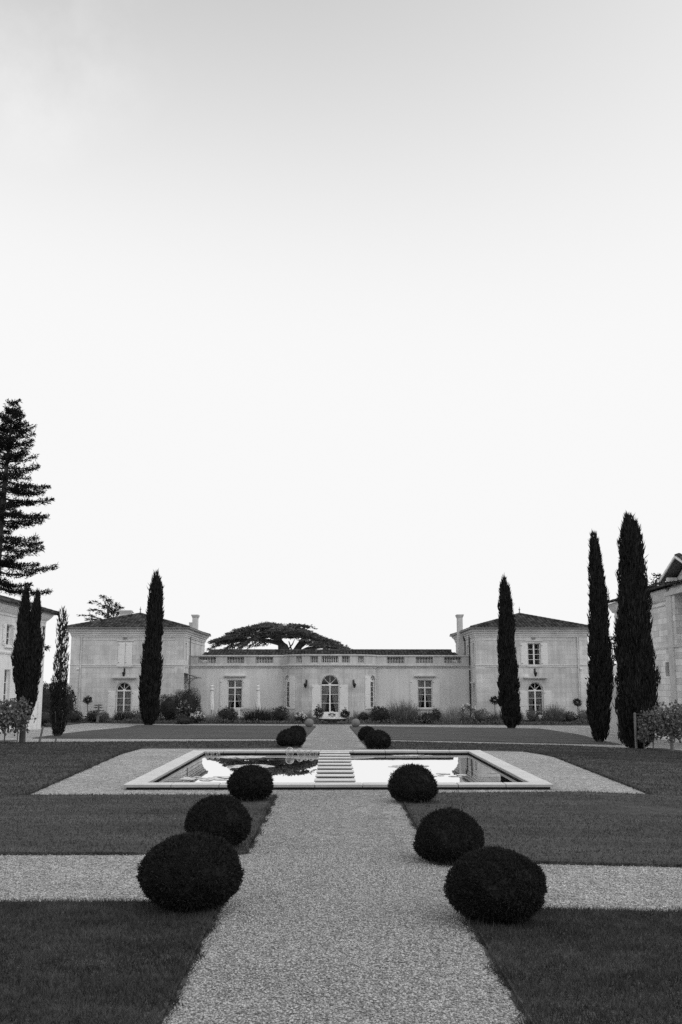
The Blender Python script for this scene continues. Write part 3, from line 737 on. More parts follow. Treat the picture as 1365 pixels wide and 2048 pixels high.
def window(parent, fr, s0, s1, z0, z1, arched=False, rows=3, transom=None, toplight=None, curtain='drape', depth=.16, leaf=2, name='window', panel=0.0):
    """joinery of one opening: frame (thing part) > panes, curtain, dark room behind"""
    F = MB(); w = s1 - s0; c = (s0 + s1) / 2; d0, d1 = -depth - .05, -depth + .02; fw = .055
    zt = z1                                     # springing for arched windows
    F.lbox(fr, s0, s0 + fw, z0, zt, d0, d1); F.lbox(fr, s1 - fw, s1, z0, zt, d0, d1); F.lbox(fr, s0 + fw, s1 - fw, z0, z0 + fw, d0, d1)
    tz = transom if transom is not None else zt
    if arched:
        F.lbox(fr, s0 + fw, s1 - fw, zt - .10, zt, d0, d1 + .015); tz = zt - .10
        r = w / 2
        for i in range(12):
            a, b = math.pi * i / 12, math.pi * (i + 1) / 12; rr = r - fw / 2
            F.lbar(fr, c + rr * math.cos(a), zt + rr * math.sin(a), c + rr * math.cos(b), zt + rr * math.sin(b), fw, d0, d1 - .004)
        for a in (45, 90, 135):
            F.lbar(fr, c + .08 * math.cos(R(a)), zt + .08 * math.sin(R(a)), c + (r - fw) * math.cos(R(a)), zt + (r - fw) * math.sin(R(a)), .028, d0 + .01, d1 - .01)
        F.lbar(fr, c - .09, zt + .035, c + .09, zt + .035, .07, d0 + .01, d1 - .006)
    else:
        F.lbox(fr, s0 + fw, s1 - fw, zt - fw, zt, d0, d1); tz = zt - fw
        if transom is not None:
            F.lbox(fr, s0 + fw, s1 - fw, transom - .05, transom + .05, d0, d1 + .015)
            if leaf == 2: F.lbox(fr, c - .045, c + .045, transom + .05, zt - fw, d0, d1)
            tz = transom - .05
    zb = z0 + fw
    if panel:
        F.lbox(fr, s0 + fw, s1 - fw, zb, zb + panel, d0 + .01, d1 - .012); F.lbox(fr, s0 + fw + .1, c - .1, zb + .08, zb + panel - .08, d1 - .012, d1 + .006); F.lbox(fr, c + .1, s1 - fw - .1, zb + .08, zb + panel - .08, d1 - .012, d1 + .006); zb += panel
    if leaf == 2: F.lbox(fr, c - .05, c + .05, zb, tz, d0, d1 + .006)
    for k in range(1, rows):
        z = zb + (tz - zb) * k / rows
        for a, b in (((s0 + fw, c - .05), (c + .05, s1 - fw)) if leaf == 2 else ((s0 + fw, s1 - fw),)):
            F.lbox(fr, a, b, z - .014, z + .014, d0 + .012, d1 - .012)
    o = F.build(name, M['frame'], parent)
    g = MB(); dg = -depth - .02
    if arched: g.quad(*[fr.p(s, z, dg) for s, z in arch(s0, s1, z0, zt)])
    else: g.quad(*[fr.p(s, z, dg) for s, z in rect(s0, s1, z0, zt)])
    g.build('pane', M['glass'], o)
    if curtain:
        cu = MB(); top = tz - .02
        for side in (-1, 1):
            n = 22; prev = None
            for row in range(13):
                v = row / 12; z = top + (zb + .02 - top) * v
                if curtain == 'drape': wd = (w / 2 - .02) * (1 - .50 * min(1, v * 1.15)) if v < .87 else (w / 2 - .02) * .44
                elif curtain == 'sheer': wd = w / 2 - .01
                else: wd = w * .17
                line = []
                for k in range(n + 1):
                    u = k / n; s = (s0 + .01 + wd * u) if side < 0 else (s1 - .01 - wd * u)
                    line.append(fr.p(s, z, -depth - .13 - .022 * math.sin(u * 26 + side)))
                if prev: 
                    for k in range(n): cu.quad(prev[k], prev[k + 1], line[k + 1], line[k])
                prev = line
        if transom is not None and not arched:
            n = 40
            for k in range(n):
                a, b = s0 + w * k / n, s0 + w * (k + 1) / n
                cu.quad(fr.p(a, transom, -depth - .12 - .015 * math.sin(k * 1.7)), fr.p(b, transom, -depth - .12 - .015 * math.sin((k + 1) * 1.7)), fr.p(b, zt, -depth - .12 - .015 * math.sin((k + 1) * 1.7)), fr.p(a, zt, -depth - .12 - .015 * math.sin(k * 1.7)))
        cu.build('curtain', M['curtain'], o)
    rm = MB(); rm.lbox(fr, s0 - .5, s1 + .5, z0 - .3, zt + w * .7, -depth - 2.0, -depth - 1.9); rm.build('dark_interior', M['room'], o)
    return o

def shutter(parent, fr, s0, s1, z0, z1, d=0.012, hinge=None):
    mb = MB(); mb.lbox(fr, s0, s1, z0, z1, d, d + .035)
    w = s1 - s0; zm = z0 + (z1 - z0) * .42
    for a, b in ((z0 + .07, zm - .04), (zm + .04, z1 - .07)):
        mb.lbox(fr, s0 + .07, s1 - .07, a, b, d + .035, d + .047)
    o = mb.build('shutter', M['paint'], parent)
    h = MB()
    for z in (z0 + .18, z1 - .18): h.lbox(fr, s0 + .02, s0 + .12, z - .012, z + .012, d + .048, d + .056)
    h.build('hinge', M['iron'], o)
    return o

def lantern(parent, fr, s, z0, z1):
    """wall lantern hung from a scrolled bracket"""
    mb = MB(); h = z1 - z0; d = .26
    P = lambda ds, z, dd: fr.p(s + ds, z, dd)
    mb.lbox(fr, s - .05, s + .05, z0 + h * .45, z1 - h * .1, -.01, .03)
    arc = [P(0, z0 + h * .55, .03)] + [P(0, z0 + h * (.78 + .2 * math.sin(math.pi * t / 6)), .03 + d * t / 6) for t in range(7)] + [P(0, z0 + h * .6, d)]
    mb.tube(arc, .018, 6)
    c = fr.p(s, 0, d)
    br = mb.build('lantern_bracket', M['iron'], parent)
    q = MB(); q.lathe((c[0], c[1], z0), [(.03, 0), (.07, h * .06), (.12, h * .36), (.145, h * .38), (.15, h * .41), (.07, h * .52), (.03, h * .56), (.03, h * .62)], 6)
    q.build('lantern', M['iron'], br)
    g = MB(); g.lathe((c[0], c[1], z0), [(.075, h * .09), (.122, h * .34)], 6); g.build('lantern_glass', M['glass'], br)

CORN = [(0, 4.90), (.05, 4.90), (.05, 4.98), (.09, 5.02), (.09, 5.12), (.16, 5.16), (.16, 5.24), (.26, 5.30), (.30, 5.38), (.30, 5.44), (0, 5.44)]
for sgn in (-1, 1):
    xi, xo = X0 + sgn * 10.42, X0 + sgn * 18.42
    xa, xb = min(xi, xo), max(xi, xo)
    yf, yb = 72.0, 83.7
    cw = X0 + sgn * 14.58
    pv = house
    # front wall
    fr = Fr((xa, yf), (xb, yf)); c = cw - xa
    up = rect(c - .46, c + .46, 2.88, 4.45); low = arch(c - .53, c + .53, -.9, 1.16)
    mb = MB(); mb.wall(fr, rect(0, fr.L, ZG, 5.2), [up, low], .24)
    # inner side wall (the one that turns to the middle of the garden)
    if sgn < 0: fs = Fr((xb, yf), (xb, yb))
    else: fs = Fr((xa, yb), (xa, yf))
    sy = (lambda y: y - yf) if sgn < 0 else (lambda y: yb - y)
    def so(y0, y1, z0, z1): a, b = sorted((sy(y0), sy(y1))); return rect(a, b, z0, z1)
    up_s, low_s = so(72.75, 73.65, 2.9, 4.5), so(72.6, 73.9, -.95, 1.45)
    hs = [up_s, low_s]
    if sgn > 0: hs.append(so(75.9, 76.7, 3.4, 4.45))
    mb.wall(fs, rect(0, fs.L, ZG, 5.2), hs, .22)
    # outer and back walls
    fo = Fr((xa, yb), (xa, yf)) if sgn < 0 else Fr((xb, yf), (xb, yb))
    mb.wall(fo, rect(0, fo.L, ZG, 5.2)); fbk = Fr((xb, yb), (xa, yb)); mb.wall(fbk, rect(0, fbk.L, ZG, 5.2))
    wl = mb.build('pavilion_wall', M['stone'], pv)
    # corner strips, string course, cornice, plinth
    mb = MB()
    loop = [(xa, yf), (xb, yf), (xb, yb), (xa, yb)]
    for s0, s1 in ((-.025, .62), (fr.L - .62, fr.L + .025)):
        mb = MB(); mb.lbox(fr, s0, s1, ZG, 4.88, .003, .028)
        if (s0 < 0) == (sgn > 0): mb.lbox(fs, *((0.003, .55) if sgn < 0 else (fs.L - .55, fs.L - .003)), ZG, 4.88, .0, .028)
        mb.build('corner_strip', M['stone'], wl)
    mb = MB(); mb.sweep(loop, [(0, 2.74), (.03, 2.76), (.03, 2.86), (.06, 2.88), (.06, 2.93), (0, 2.95)], True); mb.build('string_course', M['trim'], wl)
    mb = MB(); mb.sweep(loop, CORN, True); mb.sweep(loop, [(0, 4.62), (.03, 4.64), (.03, 4.69), (0, 4.70)], True); mb.build('cornice', M['trim'], wl)
    mb = MB(); mb.sweep(loop, [(.006, ZG), (.05, ZG), (.05, -.62), (.006, -.58)], True); mb.build('plinth', M['trim'], wl)
    rf = hip_roof(pv, xa - .36, xb + .36, yf - .36, yb + .36, 5.50, 76.3, 79.6, 6.74)
    mb = MB(); mb.sweep(loop, [(.31, 5.445), (.43, 5.445), (.47, 5.49), (.47, 5.54), (.44, 5.50), (.31, 5.50)], True); mb.build('gutter', M['zinc'], rf)
    finial(rf, (xa + xb) / 2, 76.3, 6.74, .85); finial(rf, (xa + xb) / 2, 79.6, 6.74, .6)
    # openings
    if sgn < 0:
        for a, b in ((c - .50, c - .01), (c + .015, c + .50)): shutter(pv, fr, a, b, 2.9, 4.5)
    else:
        window(pv, fr, c - .46, c + .46, 2.88, 4.45, rows=4, curtain='side')
        for a, b in ((c - .97, c - .49), (c + .49, c + .97)): shutter(pv, fr, a, b, 2.84, 4.46)
    mb = MB(); mb.lbox(fr, c - .56, c + .56, 2.78, 2.88, -.02, .09); mb.lbox(fr, c - .62, c + .62, 4.58, 4.66, .002, .06); mb.build('sill', M['trim'], wl)
    window(pv, fr, c - .53, c + .53, -.9, 1.16, arched=True, rows=4, curtain='sheer' if sgn < 0 else 'drape')
    for a, b in ((c - 1.12, c - .58), (c + .58, c + 1.12)): shutter(pv, fr, a, b, -.85, 1.12)
    mb = MB()
    for i in range(14):
        a, b = math.pi * i / 14, math.pi * (i + 1) / 14; mb.lbar(fr, c + .62 * math.cos(a), 1.16 + .62 * math.sin(a), c + .62 * math.cos(b), 1.16 + .62 * math.sin(b), .11, .002, .028)
    mb.build('arch_surround', M['trim'], wl)
    mb = MB(); mb.lbox(fr, c - .84, c + .84, 1.99, 2.08, -.05, .26); mb.lbox(fr, c - .74, c + .74, 1.92, 1.99, -.05, .16); mb.build('hood', M['trim'], wl)
    lantern(pv, fr, c, 2.10, 2.72)
    # a small lamp under the cornice and one on the outer corner
    mb = MB(); mb.lbox(fr, c - .16, c + .10, 4.76, 4.86, .0, .14); mb.build('floodlight', M['zinc'], pv)
    so_ = .55 if sgn < 0 else fr.L - .55
    mb = MB(); mb.lbox(fr, so_ - .09, so_ + .09, 2.60, 2.69, .03, .16); mb.build('floodlight', M['frame'], pv)
    # rain pipes
    mb = MB(); sp_ = fr.L - .72 if sgn > 0 else .72
    mb.tube([fr.p(sp_, ZG + .1, .07), fr.p(sp_, 4.9, .07)], .045, 8); mb.build('drainpipe', M['stone'], pv)
    mb = MB(); q = sy(74.75); mb.tube([fs.p(q, 2.9 if sgn > 0 else ZG, .09), fs.p(q, 5.2, .09)], .05, 8)
    if sgn > 0: mb.tube([fs.p(sy(74.85), ZG, .09), fs.p(sy(74.85), 2.6, .09)], .05, 8)
    mb.build('drainpipe', M['iron' if sgn > 0 else 'zinc'], pv)
    # side openings
    a, b = sorted((sy(72.75), sy(73.65))); window(pv, fs, a, b, 2.9, 4.5, rows=4, curtain='side', depth=.12)
    a, b = sorted((sy(72.6), sy(73.9))); window(pv, fs, a, b, -.95, 1.45, rows=4, curtain='sheer', depth=.12)
    if sgn > 0:
        a, b = sorted((sy(75.9), sy(76.7))); window(pv, fs, a, b, 3.4, 4.45, rows=2, curtain=None, depth=.12)
        mb = MB(); mb.lbox(fs, sy(74.1), sy(72.45), 1.62, 1.72, .0, .2); mb.build('hood', M['trim'], wl)
    else:
        # glazed canopy on brackets over the side door
        mb = MB(); mb.v = []
        for y in (72.25, 74.35):
            mb.tube([fs.p(sy(y), 2.34, .02), fs.p(sy(y), 2.0, 1.0)], .025, 6); mb.tube([fs.p(sy(y), 1.55, .02), fs.p(sy(y), 1.9, .35), fs.p(sy(y), 2.05, .85)], .022, 6)
        mb.tube([fs.p(sy(72.25), 2.0, 1.0), fs.p(sy(74.35), 2.0, 1.0)], .03, 6)
        ca = mb.build('door_canopy', M['iron'], pv)
        m2 = MB(); m2.quad(fs.p(sy(72.2), 2.36, .02), fs.p(sy(74.4), 2.36, .02), fs.p(sy(74.4), 2.02, 1.03), fs.p(sy(72.2), 2.02, 1.03)); m2.build('canopy_panel', M['zinc'], ca)
    # chimneys
    def chimney(x0, x1, y0, y1, z0, z1, flare=.07):
        mb = MB(); mb.box(x0, x1, y0, y1, z0, z1 - .22); lp = [(x0, y0), (x1, y0), (x1, y1), (x0, y1)]
        mb.sweep(lp, [(0, z1 - .24), (.02, z1 - .22), (flare, z1 - .10), (flare + .02, z1 - .04), (flare + .02, z1), (-.05, z1)], True); mb.quad((x0 - .0, y0, z1 - .02), (x1, y0, z1 - .02), (x1, y1, z1 - .02), (x0, y1, z1 - .02))
        mb.build('chimney', M['trim'], rf)
    if sgn > 0: chimney(X0 + 9.86, X0 + 10.22, 77.4, 78.3, 3.2, 6.86)
    else:
        chimney(X0 - 10.76, X0 - 10.40, 78.4, 79.3, 4.9, 6.90); chimney(X0 - 11.28, X0 - 11.0, 80.5, 81.1, 5.4, 6.42, .02); chimney(X0 - 16.7, X0 - 15.85, 79.6, 80.2, 5.6, 7.32, .06)

# ---- the two low wings and the bowed middle
BAY = [(3.42, 75.0), (3.36, 74.35), (2.92, 73.55), (2.48, 73.08), (2.0, 72.78), (1.46, 72.6)]
path = [(-10.42, 75.0)] + [(-x, y) for x, y in BAY] + [(x, y) for x, y in BAY[::-1]] + [(10.42, 75.0)]
path = [(x + X0, y) for x, y in path]
WT = 2.76
wings = {}
for sgn in (-1, 1):
    a, b = (X0 - 10.42, X0 - 3.42) if sgn < 0 else (X0 + 3.42, X0 + 10.42)
    fr = Fr((a, 75), (b, 75)); c = X0 + sgn * 7.02 - a
    mb = MB(); mb.wall(fr, rect(0, fr.L, ZG, WT), [rect(c - .54, c + .54, -.2, 1.86)], .2)
    wl = mb.build('wing_wall', M['plaster'], house); wings[sgn] = wl
    window(house, fr, c - .54, c + .54, -.2, 1.86, rows=3, transom=1.30)
    for p, q in ((c - 1.10, c - .56), (c + .56, c + 1.10)): shutter(house, fr, p, q, -.22, 1.86)
    mb = MB(); mb.lbox(fr, c - .80, c + .80, 2.12, 2.19, -.02, .2); mb.lbox(fr, c - .72, c + .72, 2.06, 2.12, -.02, .12); mb.build('hood', M['trim'], wl)
    mb = MB(); mb.lbox(fr, c - .64, c + .64, -.30, -.2, -.02, .10); mb.build('sill', M['trim'], wl)
    mb = MB(); mb.lbox(fr, c - .57, c + .57, -.85, -.30, .003, .03); mb.build('apron_panel', M['trim'], wl)
fb = []
pts = path[1:-1]
mb = MB()
for i in range(len(pts) - 1):
    f = Fr(pts[i], pts[i + 1]); hole = []
    if i in (1, 9): hole = [arch(.12 if i == 1 else .05, f.L - .05 if i == 1 else f.L - .12, -.12, 1.82)]
    if i == 5: hole = [arch(1.46 - .66, 1.46 + .66, -.86, 1.55, 14)]
    mb.wall(f, rect(0, f.L, ZG, WT), hole, .2); fb.append(f)
bw_ = mb.build('bay_wall', M['stone'], house)
f = fb[5]; c = 1.46
window(house, f, c - .66, c + .66, -.86, 1.55, arched=True, rows=3, panel=.42, name='french_door', depth=.14)
for p, q in ((c - 1.30, c - .69), (c + .69, c + 1.30)): shutter(house, f, p, q, -.86, 1.5)
mb = MB()
for i in range(16):
    a, b = math.pi * i / 16, math.pi * (i + 1) / 16; mb.lbar(f, c + .72 * math.cos(a), 1.55 + .72 * math.sin(a), c + .72 * math.cos(b), 1.55 + .72 * math.sin(b), .10, .002, .03)
mb.build('arch_surround', M['trim'], bw_)
for i, k in ((1, 2), (9, 8)):
    g = fb[i]; s0, s1 = (.12, g.L - .05) if i == 1 else (.05, g.L - .12)
    window(house, g, s0, s1, -.12, 1.82, arched=True, rows=5, leaf=1, curtain='sheer', depth=.14)
    h = fb[k]; shutter(house, h, .03, h.L - .03, -.2, 2.12)
    m2 = MB(); m2.lbox(g, -.02, g.L + .02, -.22, -.12, -.03, .08); m2.build('sill', M['trim'], bw_)
for sgn in (-1, 1): 
    g = fb[4] if sgn < 0 else fb[6]; lantern(house, g, g.L * (.62 if sgn < 0 else .38), 1.30, 1.92)
# cornice, parapet and balusters follow the whole front
cor = MB(); cor.sweep(path, [(0, 2.70), (.04, 2.72), (.04, 2.78), (.14, 2.84), (.18, 2.90), (.18, 2.95), (.02, 2.98), (-.3, 2.98)]); cor.build('cornice', M['trim'], house)
par = MB()
par.sweep(path, [(-.30, 2.982), (.03, 2.982), (.03, 3.10), (-.30, 3.10)]); par.sweep(path, [(-.32, 3.57), (.045, 3.57), (.06, 3.60), (.06, 3.65), (.03, 3.68), (-.32, 3.68), (-.32, 3.57)])
GAPS = {}                                                            # openings of the parapet, by stretch of wall
wing_gaps = [(4.22, 5.52), (6.36, 7.64), (8.46, 9.76)]
def pier(fr, s0, s1): par.lbox(fr, s0, s1, 3.101, 3.569, -.26, .0)
bal = []
for i in range(len(path) - 1):
    f = Fr(path[i], path[i + 1]); L = f.L
    if i == 0: gaps = [(10.42 - b, 10.42 - a) for a, b in wing_gaps][::-1]; nb = [11, 11, 11]
    elif i == len(path) - 2: gaps = [(a - 3.42, b - 3.42) for a, b in wing_gaps]; nb = [11, 11, 11]
    elif i == 6: gaps = [(.04, .60), (.86, 2.06), (2.32, 2.88)]; nb = [4, 9, 4]
    elif i in (4, 8): gaps = [(.04, L - .04)]; nb = [4]
    else: gaps = []; nb = []
    s = 0
    for a, b in gaps: pier(f, s, a); s = b
    pier(f, s, L)
    for (a, b), n in zip(gaps, nb):
        for k in range(n): bal.append(f.p(a + (b - a) * (k + .5) / n, 3.10, -.13))
pa = par.build('parapet', M['parapet'], house)
m0 = None; off = Vector(wloc(pa))
for p in bal:
    if m0 is None:
        mb = MB(); mb.lathe((0, 0, 0), [(.038, 0), (.038, .05), (.022, .07), (.042, .15), (.038, .21), (.018, .33), (.02, .38), (.036, .42), (.038, .47)], 8); m0 = mb.build('baluster', M['parapet'], smooth=True); o = m0
    else: o = m0.copy(); COL.objects.link(o)
    o.parent = pa; o.location = Vector(p) - off
# low roof behind the parapet
mb = MB(); e0, e1 = X0 - 10.0, X0 + 10.0
tile_face(mb, (e0, 75.5, 3.42), (e1, 75.5, 3.42), (e1 - .5, 79.3, 4.10), (e0 + .5, 79.3, 4.10)); tile_face(mb, (e1, 83.1, 3.42), (e0, 83.1, 3.42), (e0 + .5, 79.3, 4.10), (e1 - .5, 79.3, 4.10), .5)
mb.quad((e0, 75.5, 3.42), (e0 + .5, 79.3, 4.08), (e0, 83.1, 3.42)); mb.quad((e1, 75.5, 3.42), (e1 - .5, 79.3, 4.08), (e1, 83.1, 3.42))
rf = mb.build('roof', M['tile'], house)
h = MB()
for i in range(48):
    a = e0 + .5 + (e1 - e0 - 1) * i / 48; h.tube([(a, 79.3, 4.14), (a + .42, 79.3, 4.14)], [.12, .11], 7)
h.build('ridge_tiles', M['tile'], rf)
mb = MB(); mb.box(X0 - 10.3, X0 + 10.3, 82.9, 83.2, ZG, 3.40); mb.build('rear_wall', M['plaster'], house)
mb = MB(); mb.quad((X0 - 10.4, 75.2, 2.985), (X0 + 10.4, 75.2, 2.985), (X0 + 10.4, 83, 2.985), (X0 - 10.4, 83, 2.985)); mb.build('lead_flat', M['room'], house)
# doorstep
mb = MB(); mb.box(X0 - 1.6, X0 + 1.6, 71.7, 72.58, ZG, -.90); mb.box(X0 - 2.1, X0 + 2.1, 71.3, 71.7, ZG, -1.0); mb.build('doorstep', M['trim'], house)

# ------------------------------------------------------------------ the long building on the left
lb = tag(empty('stone_outbuilding', (-21, 48, -.6)), 'pale limewashed stone building with tiled roof at the left edge behind the forked cypress', 'building')
XL = -16.4
fr = Fr((XL, 34), (XL, 57.4))
Sx = lambda y: y - 34
ops = [rect(Sx(50.7), Sx(51.7), -.75, 2.35), rect(Sx(46.9), Sx(48.3), -.75, 2.3), rect(Sx(50.6), Sx(51.7), 3.55, 4.6), rect(Sx(46.6), Sx(47.7), 3.55, 4.6), rect(Sx(42.5), Sx(43.7), -.75, 2.3), rect(Sx(42.5), Sx(43.6), 3.55, 4.6)]
mb = MB(); mb.wall(fr, rect(0, fr.L, -1.3, 5.3), ops, .25)
fe = Fr((XL, 57.4), (-26, 57.4)); mb.wall(fe, rect(0, fe.L, -1.3, 5.3)); f3 = Fr((-26, 34), (XL, 34)); mb.wall(f3, rect(0, f3.L, -1.3, 5.3)); f4 = Fr((-26, 57.4), (-26, 34)); mb.wall(f4, rect(0, f4.L, -1.3, 5.3))
wl = mb.build('wall', M['stone_l'], lb)
loop = [(-26, 34), (XL, 34), (XL, 57.4), (-26, 57.4)]
mb = MB(); mb.sweep(loop, [(0, 5.0), (.06, 5.02), (.06, 5.12), (.16, 5.2), (.30, 5.36), (.36, 5.46), (.36, 5.52), (0, 5.52)], True); mb.build('cornice', M['stone_l'], wl)
mb = MB(); mb.sweep(loop, [(0, 3.1), (.05, 3.12), (.07, 3.2), (.05, 3.26), (0, 3.28)], True); mb.build('string_course', M['stone_l'], wl)
mb = MB(); mb.lbox(fr, fr.L - .7, fr.L + .03, -1.3, 3.1, .003, .04); mb.lbox(fr, fr.L - .7, fr.L + .03, 3.28, 5.0, .003, .04); mb.build('corner_strip', M['stone_l'], wl)
for i, o in enumerate(ops):
    (a, z0), (b, _), (_, z1), _ = o
    window(lb, fr, a, b, z0, z1, rows=3 if z0 > 0 else 5, curtain=None, depth=.18)
    mb = MB(); mb.lbox(fr, a - .12, b + .12, z0 - .12, z0, -.03, .12); mb.build('sill', M['frame'], wl)
    if z0 > 0:
        shutter(lb, fr, a - .52, a - .04, z0, z1); shutter(lb, fr, b + .04, b + .52, z0, z1)
rf = hip_roof(lb, -26.6, XL + .55, 33.5, 57.95, 5.56, 39, 52.6, 7.1, pitch=.3)
mb = MB(); mb.sweep(loop, [(.37, 5.5), (.46, 5.5), (.52, 5.56), (.52, 5.60), (.37, 5.56)], True); mb.build('gutter', M['zinc'], rf)
for k in range(2):
    z = 4.55 - .62 * k; s = fr.L - .42; mb = MB()
    mb.tube([fr.p(s - .2, z - .28, .07), fr.p(s + .2, z + .28, .07)], .03, 6); mb.tube([fr.p(s + .2, z - .28, .075), fr.p(s - .2, z + .28, .075)], .03, 6); mb.build('wall_anchor', M['iron'], lb)

# ------------------------------------------------------------------ the barn on the right
bn = tag(empty('stone_barn', (19, 46, -.9)), 'coursed stone barn with a bracketed gable roof at the right edge of the picture', 'barn')
XR = 15.0
fr = Fr((XR, 53.2), (XR, 34)); Sy = lambda y: 53.2 - y
sq = rect(Sy(45.5), Sy(44.75), 1.98, 2.6)
mb = MB(); mb.wall(fr, rect(0, Sy(43.95), -1.6, 5.5), [sq], .35); mb.wall(fr, rect(Sy(38.05), fr.L, -1.6, 5.8)); fgn = Fr((XR - .28, 38.05), (XR, 38.05)); mb.wall(fgn, rect(0, fgn.L, -1.6, 5.6))
f2 = Fr((26, 53.2), (XR, 53.2)); mb.wall(f2, rect(0, f2.L, -1.6, 5.5)); f3 = Fr((XR, 34), (26, 34)); mb.wall(f3, rect(0, f3.L, -1.6, 5.5)); f4 = Fr((26, 34), (26, 53.2)); mb.wall(f4, rect(0, f4.L, -1.6, 5.5))
wl = mb.build('wall', M['stone_r'], bn)
mb = MB(); mb.quad(fr.p(Sy(45.6), 1.9, -.36), fr.p(Sy(44.6), 1.9, -.36), fr.p(Sy(44.6), 2.7, -.36), fr.p(Sy(45.6), 2.7, -.36)); wn = mb.build('window', M['room'], bn)
mb = MB(); mb.lbar(fr, Sy(45.15), 1.98, Sy(45.15), 2.6, .035, -.33, -.30); mb.build('bar', M['iron'], wn)
lp = [(26, 53.2), (XR, 53.2), (XR, 43.95)]
mb = MB(); mb.sweep(lp[::-1] if False else [(XR, 43.97), (XR, 53.2), (26, 53.2)][::-1], [(0, 5.1), (.05, 5.12), (.05, 5.2), (0, 5.24)]); mb.sweep([(26, 53.2), (XR, 53.2), (XR, 43.97)], [(0, 5.30), (.12, 5.36), (.3, 5.7), (.34, 5.78), (0, 5.78)]); mb.build('cornice', M['stone_r'], wl)
mb = MB(); mb.sweep([(26, 53.2), (XR, 53.2), (XR, 43.97)], [(0, 3.2), (.045, 3.21), (.045, 3.3), (0, 3.32)]); mb.build('string_course', M['stone_r'], wl)
mb = MB(); mb.lbox(fr, -.03, .7, -1.6, 5.28, .003, .03); mb.build('corner_strip', M['trim'], wl)
mb = MB(); mb.tube([fr.p(Sy(49.6), -1.3, .08), fr.p(Sy(49.6), 4.9, .08), fr.p(Sy(49.6), 5.3, .25)], .055, 8); mb.build('drainpipe', M['zinc'], bn)
mb = MB(); tile_face(mb, (XR - .45, 53.7, 5.84), (XR - .45, 33.6, 5.84), (20.5, 33.6, 7.2), (20.5, 53.7, 7.2), .26); tile_face(mb, (26.5, 33.6, 5.84), (26.5, 53.7, 5.84), (20.5, 53.7, 7.2), (20.5, 33.6, 7.2), .5)
rf = mb.build('roof', M['tile'], bn)
mb = MB(); mb.quad((XR, 53.22, 5.5), (26, 53.22, 5.5), (20.5, 53.22, 7.0)); mb.quad((XR - .42, 53.6, 5.78), (XR - .42, 33.7, 5.78), (XR + .3, 33.7, 5.78), (XR + .3, 53.6, 5.78)); mb.build('eave_board', M['zinc'], rf)
# gabled bay with the tall opening
gx = XR - .28
fg = Fr((gx, 43.95), (gx, 38.05)); mid = 2.95
gz = lambda s: 6.72 - .385 * abs(s - mid)
op = rect(.95, 4.95, 3.3, 5.45); lowd = rect(1.6, 4.3, -1.2, 1.9)
mb = MB(); mb.wall(fg, [(0, -1.6), (5.9, -1.6), (5.9, gz(5.9)), (mid, 6.72), (0, gz(0))], [op, lowd], .5)
fgs = Fr((XR, 43.95), (gx, 43.95)); mb.wall(fgs, rect(0, fgs.L, -1.6, 5.6))
gw = mb.build('gable_wall', M['stone_r'], bn)
mb = MB(); mb.lbox(fg, -.03, .62, 3.32, 5.45, .003, .06); mb.lbox(fg, -.03, .62, -1.6, 3.2, .003, .06); mb.lbox(fg, -.05, 5.95, 5.45, 5.62, .003, .10); mb.lbox(fg, -.05, 5.95, 3.2, 3.32, .003, .07); mb.build('pilaster', M['trim'], gw)
mb = MB()
for k in range(16): mb.lbox(fg, .95 + .25 * k, 1.195 + .25 * k, 3.3, 5.45, -.44, -.40)
mb.build('loft_door', M['zinc'], bn)
mb = MB()
for k in range(10): mb.lbox(fg, 1.6 + .27 * k, 1.865 + .27 * k, -1.2, 1.9, -.44, -.40)
mb.build('barn_door', M['post'], bn)
ox = XR - .85; za, sl_ = 6.90, .385; hw = 2.05
A0, B0 = 41.0 + hw, 41.0 - hw
mb = MB(); tile_face(mb, (18.5, A0, za - sl_ * hw), (ox, A0, za - sl_ * hw), (ox, 41.0, za), (18.5, 41.0, za), .26); tile_face(mb, (ox, B0, za - sl_ * hw), (18.5, B0, za - sl_ * hw), (18.5, 41.0, za), (ox, 41.0, za), .26)
gr = mb.build('gable_roof', M['tile'], bn)
mb = MB()
for y in (A0, B0):
    a, b = Vector((ox - .02, y, za - sl_ * hw - .10)), Vector((ox - .02, 41.0, za - .10)); mb.quad(a, b, b + Vector((0, 0, .10)), a + Vector((0, 0, .10))); mb.quad(a + Vector((.05, 0, 0)), b + Vector((.05, 0, 0)), b + Vector((.05, 0, .10)), a + Vector((.05, 0, .10))); mb.quad(a, b, b + Vector((.05, 0, 0)), a + Vector((.05, 0, 0)))
mb.build('rake_board', M['frame'], gr)
mb = MB()
for y in (A0, B0): mb.quad((ox, y, za - sl_ * hw - .05), (18.5, y, za - sl_ * hw - .05), (18.5, 41.0, za - .05), (ox, 41.0, za - .05))
mb.build('soffit', M['post'], gr)
mb = MB()
for y in (42.45, 39.55):
    mb.box(ox + .1, gx - .02, y - .07, y + .07, 5.98, 6.12)
mb.build('bracket', M['frame'], gr)
# open-sided lean-to beyond the barn
sh = tag(empty('lean_to_shed', (16.6, 57, -1.1)), 'small lean-to shed with a corrugated roof seen between two tall cypresses', 'shed')
mb = MB()
for k in range(22):
    x = 15.4 + .11 * k; zz = 2.1 + (x - 15.4) * .62; mb.tube([(x, 55.2, zz), (x, 58.2, zz)], .045, 6)
mb.build('roof', M['paint'], sh)
mb = MB(); mb.box(15.6, 18.2, 58.0, 58.15, -1.2, 2.0); mb.build('rear_wall', M['trim'], sh)
mb = MB(); mb.box(15.5, 18.2, 55.3, 55.4, 1.45, 1.95); mb.build('front_panel', M['trim'], sh)
mb = MB(); mb.box(15.5, 15.62, 55.3, 55.42, -1.2, 1.45); mb.build('post', M['post'], sh)

